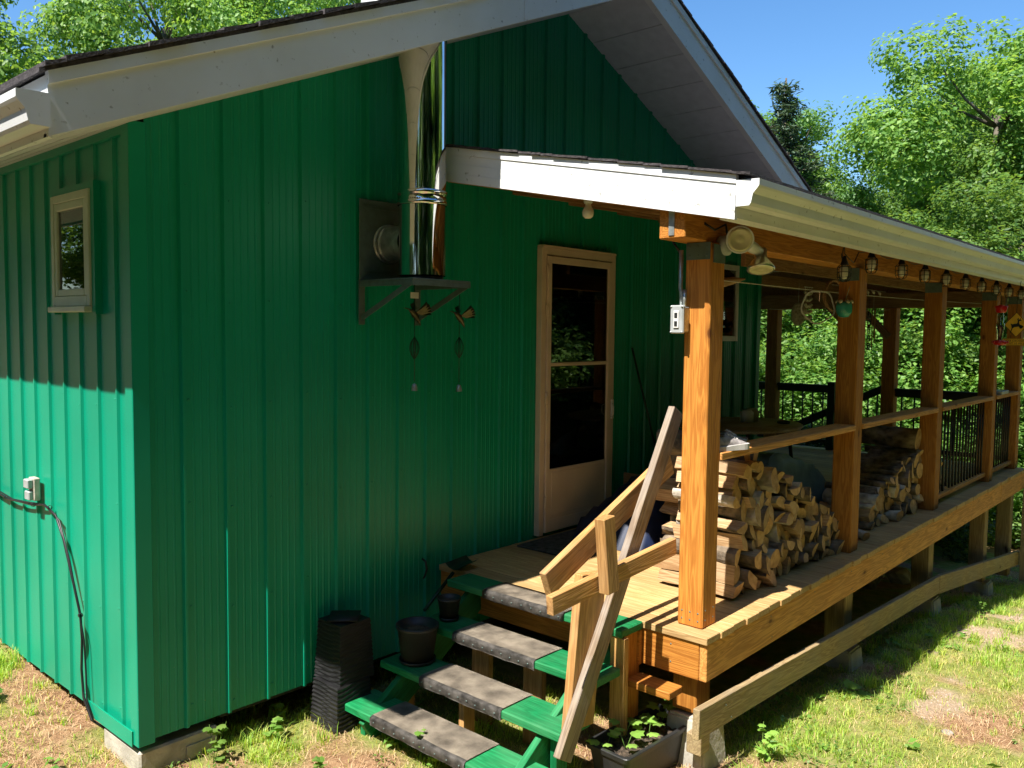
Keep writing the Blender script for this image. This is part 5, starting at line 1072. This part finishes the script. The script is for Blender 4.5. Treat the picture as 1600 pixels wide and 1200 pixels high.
def lobed_leaf(bm, c, d, up, s, q):
    d = Vector(d).normalized(); n_ = (Vector(up) - d * Vector(up).dot(d)).normalized(); w = d.cross(n_)
    prof = [(0, 0), (.12, .38), (.38, .52), (.45, .36), (.72, .44), (.78, .22), (1.05, 0), (.78, -.22), (.72, -.44), (.45, -.36), (.38, -.52), (.12, -.38)]
    vs = [bm.verts.new(Vector(c) + d * a * s + w * b * s + n_ * (-.10 * s * (abs(b) * 2) ** 2 - .12 * s * a * a + q.uniform(-.02, .02) * s)) for a, b in prof]; mid = bm.verts.new(Vector(c) + d * .5 * s - n_ * .01 * s)
    for i in range(len(vs)): bm.faces.new((mid, vs[i], vs[(i + 1) % len(vs)]))
q = random.Random(12)
for i, (px, py, nl, hgt) in enumerate(((-.235, .05, 3, .05), (-.17, -.02, 3, .06), (-.09, .05, 4, .09), (.0, -.03, 3, .06), (.06, .06, 3, .05), (.10, .0, 3, .07), (.21, .03, 4, .11), (.24, -.05, 3, .07))):
    s_ = root('seedling', '%s bright green lobed seedling from the left in the trough planter' % ('first second third fourth fifth sixth seventh eighth'.split()[i]), 'seedling', RZT @ Vector((px, py, H2 - .03)), 'seedlings in the trough')
    bm = bmesh.new(); sb = bmesh.new()
    for k in range(nl):
        a = 2 * PI * k / nl + q.uniform(-.4, .4); e = RZT @ Vector((px + .03 * math.cos(a), py + .03 * math.sin(a), H2 - .03 + hgt * q.uniform(.6, 1.1))); tube(sb, [RZT @ Vector((px, py, H2 - .035)), e], .0018, 5); lobed_leaf(bm, e, (math.cos(a), math.sin(a), .25), (0, 0, 1), q.uniform(.05, .075), q)
    link('leaves', bm_to(bm, 'leaves'), M['seedling'], s_); link('stem', bm_to(sb, 'stem'), M['weed'], s_)

# ------------------------------------------------------------ trees and bushes
def leaf_cloud(name, P, Nn, size, mat, r, aspect=.62, fold=True):
    """one bent leaf (2 quads) at every point P with normal Nn"""
    n = len(P); Nn = Nn / np.linalg.norm(Nn, axis=1, keepdims=True); a = r.normal(size=(n, 3)); U = a - Nn * (a * Nn).sum(1, keepdims=True); U /= np.linalg.norm(U, axis=1, keepdims=True); Vv = np.cross(Nn, U)
    s = size * r.uniform(.6, 1.25, (n, 1)); c = P
    p0 = c - U * s; p1 = c + Vv * s * aspect + Nn * s * .22; p2 = c + U * s; p3 = c - Vv * s * aspect + Nn * s * .22
    V = np.stack((p0, p1, p2, p3), 1).reshape(-1, 3); i = np.arange(n)[:, None] * 4
    F = np.concatenate((i + [[0, 1, 2]], i + [[0, 2, 3]]), 1).reshape(-1)
    return np_mesh(name, V, F, np.full(2 * n, 3))
def crown_points(r, n, K, rx, rz, z0, lobe, shape, up=.55):
    """lobed crown: K lobes inside an envelope, leaves scattered through the outer part of each lobe"""
    C = []; 
    while len(C) < K:
        t = r.uniform(0, 1); w = shape(t); a = r.uniform(0, 2 * PI); d = w * math.sqrt(r.uniform(.15, 1)); C.append((rx * d * math.cos(a), rx * d * math.sin(a), z0 + rz * t))
    C = np.array(C); lr = lobe * r.uniform(.55, 1.25, K); k = r.choice(K, n, p=lr ** 2 / (lr ** 2).sum()); D = r.normal(size=(n, 3)); D /= np.linalg.norm(D, axis=1, keepdims=True)
    # second level clumping inside each lobe
    J = r.integers(0, 38, n); cl = r.normal(size=(K, 38, 3)); cl /= np.linalg.norm(cl, axis=2, keepdims=True); cl *= r.uniform(.35, 1, (K, 38, 1))
    P = C[k] + (cl[k, J] * .85 + D * .26 * r.uniform(.2, 1, (n, 1)) ** .5) * lr[k][:, None] * [1, 1, .78]
    Nn = cl[k, J] * .6 + D * .5 + [0, 0, up] + r.normal(size=(n, 3)) * .35
    return P, Nn, C, lr
def trunk_mesh(r, h, rb_, C, z0, nl=14):
    bm = bmesh.new(); top = z0 + (h - z0) * .75; lean = r.uniform(-.25, .25, 2)
    pts = [(lean[0] * (t ** 1.5), lean[1] * (t ** 1.5), -.3 + (top + .3) * t) for t in np.linspace(0, 1, 7)]; tube(bm, pts, [rb_ * (1.25 - t) for t in np.linspace(.05, 1.0, 7)], 9)
    for c in C[np.argsort(-C[:, 2])][:nl] if len(C) > nl else C:
        zt = min(top * .97, max(z0 * .6, c[2] - .35 * (abs(c[0]) + abs(c[1])) - .4)); t = (zt + .3) / (top + .3); a = Vector((lean[0] * t ** 1.5, lean[1] * t ** 1.5, zt)); b = Vector(c)
        tube(bm, [a, a.lerp(b, .5) + Vector((0, 0, -.12)), b], [rb_ * .28, rb_ * .16, rb_ * .04], 6)
    return bm_to(bm, 'trunk')
egg = lambda t: math.sin(PI * (.14 + .78 * t) ** .85) ** .55
bushy = lambda t: math.sqrt(max(0.0, 1 - (t * .95) ** 2))
VAR = {}
for i, (h, rx, K, n, lf, mat) in enumerate(((9, 2.5, 50, 80000, .049, 'maple'), (9, 2.2, 46, 70000, .045, 'ash'), (9, 2.9, 50, 76000, .050, 'maple'))):
    r = np.random.default_rng(50 + i); P, Nn, C, lr = crown_points(r, n, K + 26, rx, h * .76, h * .17, .92, egg)
    me = leaf_cloud('crown', P, Nn, lf, M[mat], r); me.materials.append(M[mat]); tm = trunk_mesh(r, h, .14, C, h * .2, 9); tm.materials.append(M['trunk']); VAR['t%d' % i] = (me, tm)
for i, (h, rx, K, n, lf, mat) in enumerate(((3.4, 1.5, 44, 34000, .034, 'bush'), (3.0, 1.7, 44, 34000, .030, 'bush'), (3.8, 1.4, 44, 32000, .038, 'maple'))):
    r = np.random.default_rng(80 + i); P, Nn, C, lr = crown_points(r, n, K, rx, h * .86, .12, .58, bushy, .7)
    me = leaf_cloud('foliage', P, Nn, lf, M[mat], r); me.materials.append(M[mat]); tm = trunk_mesh(r, h, .05, C, .3, 16); tm.materials.append(M['trunk']); VAR['b%d' % i] = (me, tm)
def spruce_mesh(h=8.0):
    r = np.random.default_rng(5); P = []; Nn = []; bm = bmesh.new(); tube(bm, [(0, 0, -.3), (0, 0, h * .5), (0, 0, h)], [.13, .08, .012], 8); z = .7
    while z < h - .08:
        L = 1.75 * (1 - z / h) ** .85 + .07; nb = 8 if z < h * .8 else 5
        for k in range(nb):
            a = r.uniform(0, 2 * PI); l = L * r.uniform(.7, 1.1); e = np.array((math.cos(a) * l, math.sin(a) * l, -.22 * l + .10 * l)); tube(bm, [(0, 0, z), (e[0] * .5, e[1] * .5, z - .16 * l), (e[0], e[1], z - .12 * l)], [.016, .010, .003], 4, caps=False)
            m = int(95 * l) + 14; t = r.uniform(.12, 1, m); px = e[0] * t; py = e[1] * t; pz = z - .16 * l * np.sin(PI * t * .6); s = r.normal(size=(m, 3)) * [.05, .05, .05] * (1.5 - t[:, None]); P.append(np.stack((px, py, pz), 1) + s); Nn.append(r.normal(size=(m, 3)) + [0, 0, .8])
        z += .13 + .10 * (1 - z / h)
    P = np.concatenate(P); Nn = np.concatenate(Nn); me = leaf_cloud('crown', P, Nn, .060, None, r, .22); me.materials.append(M['needle']); tm = bm_to(bm, 'trunk'); tm.materials.append(M['trunk']); return me, tm
VAR['s0'] = spruce_mesh()
def plant_tree(var, x, y, sc, rz, label, cat, name, group=None, ztop=None, sxy=1.0, dark=False):
    me, tm = VAR[var]; g = gzf(x, y) - .05; r = bpy.data.objects.new(name, None); COL.objects.link(r); r.matrix_world = Matrix.Translation((x, y, g)) @ Matrix.Rotation(rz, 4, 'Z') @ Matrix.Diagonal((sc * sxy, sc * sxy, sc, 1)); tag(r, label, cat, group)
    for m_, nm in ((tm, 'trunk' if cat != 'bush' else 'stem'), (me, 'crown' if cat != 'bush' else 'foliage')):
        c = bpy.data.objects.new(nm, m_); COL.objects.link(c); c.parent = r
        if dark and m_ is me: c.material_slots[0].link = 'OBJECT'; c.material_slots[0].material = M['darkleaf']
H = {'t0': 9.0, 't1': 9.0, 't2': 9.0, 's0': 8.0, 'b0': 3.4, 'b1': 3.0, 'b2': 3.8}
def tree_at(u_dir, dist, ztop, var, label, cat='tree', name='leafy_tree', group=None, sxy=1.0, rz=0):
    x = CAMP.x + u_dir[0] * dist; y = CAMP.y + u_dir[1] * dist; sc = (ztop - gzf(x, y)) / H[var]; plant_tree(var, x, y, sc, rz, label, cat, name, group, sxy=sxy)
def dirpx(u):
    d = Fv * 1316.54 + Rv * (u - 800); l = math.hypot(d.x, d.y); return (d.x / l, d.y / l)
# right of the roof, against the sky
tree_at(dirpx(1520), 20.0, 8.0, 't0', 'tallest bright green maple at the right edge, rising above the porch gutter', name='maple_tree', sxy=1.1, rz=1)
tree_at(dirpx(1475), 25.0, 8.0, 't2', 'second maple close behind the tallest one, filling its left side', name='maple_tree', sxy=1.0, rz=5.1)
tree_at(dirpx(1575), 24.0, 8.6, 't0', 'third maple behind the tallest one, filling its right side', name='maple_tree', sxy=1.1, rz=3.3)
tree_at(dirpx(1640), 20.5, 6.9, 't2', 'wide bright maple at the far right edge of the view', name='maple_tree', sxy=.9, rz=2.2)
tree_at(dirpx(1428), 24.0, 5.4, 't1', 'slender grey green tree directly left of the tallest maple', name='leafy_tree', sxy=.8, rz=3)
tree_at(dirpx(1345), 23.0, 4.2, 't0', 'low rounded tree in the dip of the tree line above the gutter', name='leafy_tree', sxy=1.2, rz=4)
tree_at(dirpx(1285), 21.0, 5.3, 't1', 'blue green tree right of the spruce above the porch roof', name='leafy_tree', sxy=1.0, rz=.6)
tree_at(dirpx(1200), 22.5, 7.4, 't1', 'pale green tree behind the spruce beside the right roof slope', name='leafy_tree', sxy=1.1, rz=5)
tree_at(dirpx(1214), 19.5, 7.05, 's0', 'dark pointed spruce standing beside the right roof slope', name='spruce_tree', sxy=1.5)
tree_at(dirpx(1455), 18.0, 4.0, 't2', 'lower bright maple in front of the tallest maple', name='maple_tree', sxy=1.3, rz=.4)
tree_at(dirpx(1570), 17.0, 4.3, 't0', 'lower dense maple above the far end of the gutter', name='maple_tree', sxy=1.3, rz=1.4)
# behind the cabin roof, upper left
tree_at(dirpx(250), 21, 10.6, 't0', 'bright green tree behind the left roof slope, first from the left gap', name='maple_tree', rz=2.0, sxy=.78)
tree_at(dirpx(345), 24, 11.6, 't1', 'darker tree behind the middle of the left roof slope', name='leafy_tree', rz=3.0, sxy=.75)
tree_at(dirpx(440), 21.5, 11.0, 't0', 'leafy tree with dark visible limbs behind the left roof slope', name='maple_tree', rz=4.4, sxy=.72)
tree_at(dirpx(540), 24, 12.6, 't1', 'tree behind the roof just left of the stove pipe', name='leafy_tree', rz=1.2, sxy=.75)
tree_at(dirpx(20), 24, 7.9, 't1', 'lower tree at the far upper left corner beyond the gutter', name='leafy_tree', rz=.2, sxy=.7)
tree_at(dirpx(-130), 19, 9.5, 't2', 'tree beyond the left end of the cabin', name='leafy_tree', rz=.9)
# thick growth seen through the porch
q = random.Random(31)
k = 0
for u, d, zt, v in ((1165, 14.6, 2.6, 'b0'), (1195, 16.5, 4.2, 'b2'), (1225, 14.2, 2.2, 'b1'), (1255, 15.5, 3.4, 'b0'), (1280, 14.4, 2.0, 'b1'), (1310, 16.2, 3.6, 'b2'), (1340, 14.6, 2.0, 'b0'), (1365, 15.8, 3.2, 'b1'), (1395, 14.4, 2.3, 'b1'), (1420, 16.2, 3.4, 'b0'), (1448, 14.8, 1.5, 'b2'), (1475, 16.4, 3.3, 'b1'), (1505, 14.6, 1.9, 'b0'), (1535, 16.0, 3.2, 'b2'), (1560, 14.2, 1.7, 'b1'), (1590, 15.6, 3.0, 'b0'), (1625, 14.8, 2.4, 'b1'), (1100, 16, 3.6, 'b2'), (1210, 13.0, .9, 'b1'), (1320, 13.2, .7, 'b1'), (1430, 13.3, .8, 'b0'), (1540, 13.2, .6, 'b1'), (1030, 17, 4.0, 'b0'), (1670, 15.6, 3.0, 'b1')):
    seg_ = next((n_ for lim, n_ in ((1110, 'hidden behind the cabin corner'), (1180, 'just behind the cabin corner'), (1215, 'beside the first dark porch post'), (1300, 'between the dark post and the second front post'), (1380, 'just right of the second front post'), (1440, 'left of the third front post'), (1480, 'behind the third front post'), (1535, 'between the third and fourth front posts'), (1575, 'behind the fourth front post'), (1610, 'behind the deer sign')) if u < lim), 'beyond the far end of the porch')
    tree_at(dirpx(u), d + 2.6, zt * 1.12 + .1, v, '%s bush beyond the porch, %s' % ('low' if zt < 1.6 else 'tall' if zt >= 3 else 'broad' if u != 1255 + 25 else 'rounded', seg_), 'bush', 'bush', 'bushes beyond the porch', sxy=1.05 if zt > 1.6 else 1.6, rz=q.uniform(0, 6.28)); k += 1
for u, d, zt, v in ((1240, 22, 6.0, 't2'), (1380, 22, 5.0, 't0'), (1130, 21, 5.5, 't0'), (1500, 23, 6.5, 't1'), (1600, 24, 7.2, 't1'), (1310, 26, 6.0, 't2'), (1060, 22, 6.5, 't2')):
    tree_at(dirpx(u), d, min(zt, 4.6 if 1300 < u < 1400 else zt), v, 'background tree of the wood beyond the porch, %s' % {1240: 'left of the second front post', 1380: 'left of the third front post', 1130: 'behind the cabin corner', 1500: 'above the fourth front post', 1600: 'above the far end of the gutter', 1310: 'behind the second front post', 1060: 'hidden behind the cabin'}[u], 'tree', 'leafy_tree', 'trees of the wood beyond the porch', rz=q.uniform(0, 6.28), sxy=1.1)
for x_, y_, l_ in ((10.4, .4, 'low dark bush added to darken the view past the porch deck, near the stair opening'), (10.5, 2.0, 'low dark bush added to darken the view past the porch deck, beside the dark corner post'), (8.6, 4.0, 'low dark bush added to darken the ground behind the porch deck')): plant_tree('b1', x_, y_, .62, x_, l_, 'bush', 'bush', 'bushes beyond the porch', sxy=1.5, dark=True)  # bushes added to turn the pale ground past the deck dark
# unseen sides of the clearing: trees for reflections and to block sky light
ring = [(-14, -5, 10, 't1'), (-16, 2, 10, 't0'), (-15, 8, 9, 't2'), (-12, 15, 10, 't1'), (-6, 19, 11, 't0'), (-9, 4, 2.2, 'b1'), (-10, 0, 2.4, 'b0'), (-11, -9, 11, 't2')]
for kx in range(11): ring.append((-9 + kx * 2.9, -11.5 - (kx % 2) * 1.4, 12.5 + (kx * 37 % 5) * .5, 't%d' % (kx % 3)))
for kx in range(11): ring.append((-6 + kx * 2.5, -8.0 - (kx % 2) * .5, 7.6 + (kx * 37 % 5) * .4, 't%d' % ((kx + 2) % 3)))  # closer row added to shade the ground and darken the gable wall
for kx, (x_, y_) in enumerate(((-7.4, -3.2), (-7.0, 0), (-7.3, 3.2), (-7.0, 6.2), (-7.6, 9.2))): ring.append((x_, y_, 6.6 + .3 * (kx % 3), 't%d' % (kx % 3)))  # unseen trees added to cut sky and bounce light on the side wall
for kx in range(8): ring.append((-7 + kx * 4.2, -15.5 - (kx % 2), 15.5, 't%d' % ((kx + 1) % 3)))
for kx in range(10): ring.append((-7 + kx * 2.9, -7.6 - (kx % 3) * .5, 3.4 + (kx * 29 % 4) * .3, 'b%d' % (kx % 3)))
for i, (x, y, h_, v) in enumerate(ring):
    if v[0] == 'b': plant_tree(v, x, y, h_ / H[v], i, 'unseen bush around the clearing, added for reflections and to block sky light', 'bush', 'bush', 'bushes around the clearing', sxy=1.2, dark=True)
    else: plant_tree(v, x, y, h_ / H[v], i * 1.3, 'unseen tree around the clearing, added for reflections and to block sky light', 'tree', 'leafy_tree', 'trees around the clearing', sxy=1.25, dark=(i % 3 != 1))

# ------------------------------------------------------------ grass, weeds, straw, gravel
def inview(x, y, z, m=260):
    d = np.stack((x - CAMP.x, y - CAMP.y, z - CAMP.z), -1); f = d @ np.array(Fv); u = 800 + 1316.5 * (d @ np.array(Rv)) / np.maximum(f, .1); v = 600 - 1316.5 * (d @ np.array(Uv)) / np.maximum(f, .1)
    return (f > .3) & (u > -m) & (u < 1600 + m) & (v < 1200 + m) & (v > 200)
def scatter(n, r, x0=-2.5, x1=12, y0=-4.2, y1=3.2):
    x = r.uniform(x0, x1, n); y = r.uniform(y0, y1, n); z = gz(x, y); m = inview(x, y, z)
    m &= ~((x > .45) & (y > .35)) & ~((x > 2.2) & (y > -1.55))
    return x[m], y[m], z[m]
def blades(name, x, y, z, h, w, lean, r, mat, label):
    n = len(x); a = r.uniform(0, 2 * PI, n); b = a + r.uniform(-.6, .6, n); h = h * r.uniform(.45, 1.25, n); w = w * r.uniform(.7, 1.3, n); l = h * lean * r.uniform(.2, 1.2, n)
    tx, ty = np.cos(a), np.sin(a); sx_, sy_ = -np.sin(b) * w, np.cos(b) * w; B = np.stack((x, y, z - .01), -1); S1 = np.stack((sx_, sy_, 0 * w), -1)
    mid = B + np.stack((tx * l * .35, ty * l * .35, h * .62), -1); tip = B + np.stack((tx * l, ty * l, h * np.clip(1.1 - .35 * lean, .35, 1)), -1)
    V = np.stack((B - S1, B + S1, mid + S1 * .75, mid - S1 * .75, tip), 1).reshape(-1, 3); i = np.arange(n)[:, None] * 5
    F = np.concatenate((i + [[0, 1, 2, 3]], i + [[3, 2, 4]]), 1).reshape(-1); me = np_mesh(name, V, F, np.tile([4, 3], n)); me.materials.append(mat)
    o = link(name, me, None, kind='stuff'); o['label'] = label; o['category'] = 'grass'; return o
r = np.random.default_rng(77)
x, y, z = scatter(900000, r); cov = (1 - .93 * sand(x, y)); dr = dry(x, y); patch = vnoise(x, y, .22, 12); p = cov * (1 - .75 * dr) * np.clip((patch - .12) / .3,   .15, 1) * .55; near = np.hypot(x - CAMP.x, y - CAMP.y); p *= np.clip(1.3 - near / 14, .35, 1); k = r.uniform(size=len(x)) < p; lush = vnoise(x, y, .5, 15) + .3 * vnoise(x, y, .15, 16)
g1 = k & (lush > .72); g2 = k & (lush <= .72)
blades('grass', x[g1], y[g1], z[g1], .055, .0022, .8, r, M['grassg'], 'bright green short lawn grass in patches around the porch')
blades('grass', x[g2], y[g2], z[g2], .042, .0018, 1.0, r, M['grass'], 'sun bleached yellow green lawn grass')
x, y, z = scatter(500000, r); p = (1 - sand(x, y) * .96) * (.10 + .75 * dry(x, y)) * .45; k = r.uniform(size=len(x)) < p
blades('straw', x[k], y[k], z[k] + .004, .045, .0016, 2.4, r, M['straw'], 'dry brown straw and dead clippings lying on the lawn')
r = np.random.default_rng(5); cxs = []; cys = []
def addc(n, fx, fy): cxs.append(fx(n)); cys.append(fy(n))
addc(150, lambda n: r.uniform(2.0, 9.5, n), lambda n: r.uniform(-2.15, -1.80, n)); addc(45, lambda n: r.uniform(.45, 1.1, n), lambda n: r.uniform(-.35, .15, n)); addc(80, lambda n: r.uniform(-.22, .0, n), lambda n: r.uniform(.3, 3, n)); addc(420, lambda n: r.uniform(-2, 10, n), lambda n: r.uniform(-4.2, 2.4, n)); addc(70, lambda n: r.uniform(3.5, 9.5, n), lambda n: r.uniform(-2.5, -2.1, n))
tx_ = np.concatenate(cxs); ty_ = np.concatenate(cys); ok = (~((tx_ > .45) & (ty_ > .3))) & (~((tx_ > 1.9) & (ty_ > -1.78))) & (r.uniform(size=len(tx_)) > sand(tx_, ty_) * .8) & (r.uniform(size=len(tx_)) > .8 * dry(tx_, ty_)); tx_, ty_ = tx_[ok], ty_[ok]
hh = np.repeat(r.uniform(.5, 1.3, len(tx_)), 34); x = np.repeat(tx_, 34) + r.normal(size=34 * len(tx_)) * .022; y = np.repeat(ty_, 34) + r.normal(size=34 * len(tx_)) * .022
blades('tall_grass', x, y, gz(x, y), .085 * hh, .0024, .75, r, M['grassg'], 'taller grass tufts along the skirt board, footings and wall')
def leafstuff(name, n, size, mat, label, seed, dens, up=1.0, hz=.02, rep=5):
    r = np.random.default_rng(seed); x, y, z = scatter(n, r); k = r.uniform(size=len(x)) < dens(x, y); x, y, z = x[k], y[k], z[k]; m = len(x)
    P = np.repeat(np.stack((x, y, z + hz), -1), rep, 0) + r.normal(size=(m * rep, 3)) * [size * 1.2, size * 1.2, hz * .5]; me = leaf_cloud(name, P, r.normal(size=(m * rep, 3)) * .45 + [0, 0, up], size, mat, r, .6); me.materials.append(mat); o = link(name, me, None, kind='stuff'); o['label'] = label; o['category'] = 'ground cover'
leafstuff('clover', 60000, .011, M['weed'], 'small round clover leaves growing in clusters through the lawn', 3, lambda x, y: (1 - sand(x, y)) * np.clip((vnoise(x, y, .3, 21) - .52) * 3, 0, 1) * .35)
leafstuff('broad_weeds', 14000, .026, M['weed'], 'broad leafed weeds growing low in the lawn', 4, lambda x, y: (1 - sand(x, y)) * np.clip((vnoise(x, y, .4, 23) - .55) * 3, 0, 1) * .25, hz=.022, rep=6)
# pebbles on the sandy path
r = np.random.default_rng(9); x, y, z = scatter(260000, r); k = (sand(x, y) > .5) & (r.uniform(size=len(x)) < .5); x, y, z = x[k], y[k], z[k]; n = len(x); s = .004 * r.uniform(.4, 1.6, (n, 1)) ** 1.5; B = np.stack((x, y, z), -1)
oc = np.array([(1, 0, 0), (0, 1, 0), (-1, 0, 0), (0, -1, 0), (0, 0, .8)]); V = (B[:, None, :] + oc[None] * s[:, None, :] * r.uniform(.6, 1.3, (n, 5, 1))).reshape(-1, 3); i = np.arange(n)[:, None] * 5
me = np_mesh('gravel', V, np.concatenate([i + [[a, (a + 1) % 4, 4]] for a in range(4)], 1).reshape(-1), np.full(4 * n, 3)); me.materials.append(flat('path_gravel', (.36, .29, .23), .9, var=.4, scale=50)); o = link('gravel', me, None, kind='stuff'); o['label'] = 'fine gravel and grit on the sandy path'; o['category'] = 'gravel'
# individual taller weeds
def weed(x, y, h, nl, s, label, seed, mat='weed', spread=.5):
    q = random.Random(seed); z = gzf(x, y); o = root('weed', label, 'weed', (x, y, z)); sb = bmesh.new(); lb = bmesh.new()
    for st in range(3):
        a = q.uniform(0, 6.28); tip = Vector((x + spread * h * math.cos(a) * q.uniform(.2, .8), y + spread * h * math.sin(a) * q.uniform(.2, .8), z + h * q.uniform(.7, 1))); b0 = Vector((x, y, z - .01)); tube(sb, [b0, b0.lerp(tip, .5) + Vector((0, 0, .02)), tip], [.0022, .0016, .001], 5)
        for k in range(nl):
            t = (k + .6) / nl; p = b0.lerp(tip, t) + Vector((0, 0, .08 * h * math.sin(PI * t))); aa = k * 2.4 + q.uniform(-.3, .3); lobed_leaf(lb, p, (math.cos(aa), math.sin(aa), q.uniform(-.1, .5)), (0, 0, 1), s * q.uniform(.6, 1.1), q)
    link('stem', bm_to(sb, 'stem'), M['weed'], o); link('leaves', bm_to(lb, 'leaves'), M[mat], o)
weed(.30, -.12, .20, 5, .05, 'tall leafy weed beside the corner foundation block', 1); weed(.62, -.10, .13, 4, .06, 'broad leafed weed at the dark gap under the green wall', 2); weed(.78, .02, .14, 5, .04, 'smaller weed under the wall between the corner and the black planter', 3)
weed(1.02, -.92, .24, 8, .035, 'leafy weed growing up in the gap behind the lowest step', 4); weed(1.13, -1.10, .17, 7, .03, 'sprawling weed in the gap below the second step', 5)
weed(2.28, -2.02, .22, 5, .06, 'bright weed growing in front of the corner post footing', 6, 'seedling'); weed(3.55, -2.05, .06, 4, .13, 'large flat burdock like leaf lying at the edge of the porch shade', 7, 'seedling', .9)
weed(-.28, 1.15, .07, 5, .06, 'low green weed in the dry lawn beside the bright side wall', 8); weed(6.1, -2.2, .16, 6, .03, 'wispy weed standing at the shade edge near the third footing', 9); weed(.62, -.55, .10, 5, .04, 'green sprig at the foot of the black resin planter', 10)
for i, (x, y, s, lb) in enumerate(((-.62, .62, .055, 'flat pale stone half buried in the dry grass by the side wall'), (3.35, -2.62, .03, 'small pale stone beside the sandy path'), (2.3, -2.3, .022, 'pebble in the grass below the corner post'))):
    bm = bmesh.new(); bmesh.ops.create_icosphere(bm, subdivisions=3, radius=s)
    for v in bm.verts: v.co *= 1 + .3 * mnoise.noise(v.co / s * .9 + Vector((i * 5, 0, 0))); v.co.z *= .45
    o = link('stone', bm_to(bm, 'stone'), M['rock'], None, Matrix.Translation((x, y, gzf(x, y) + .004)), smooth=True); tag(o, lb, 'stone')
# rubble and scrap wood in the dark under the porch
q = random.Random(3)
for i in range(9):
    x = 6.3 + q.uniform(0, 1.3); y = -1.1 + q.uniform(-.25, .3); s = q.uniform(.07, .13); bm = bmesh.new(); bmesh.ops.create_icosphere(bm, subdivisions=2, radius=s)
    for v in bm.verts: v.co *= 1 + .35 * mnoise.noise(v.co / s + Vector((i * 3, 2, 0))); v.co.z *= .7
    o = link('rubble_stone', bm_to(bm, 'rubble_stone'), M['rock'], None, Matrix.Translation((x, y, gzf(x, y) + .03 + (i % 3) * .07))); tag(o, 'grey stone in the rubble heap in the dark under the porch deck', 'stone', 'stones under the porch')
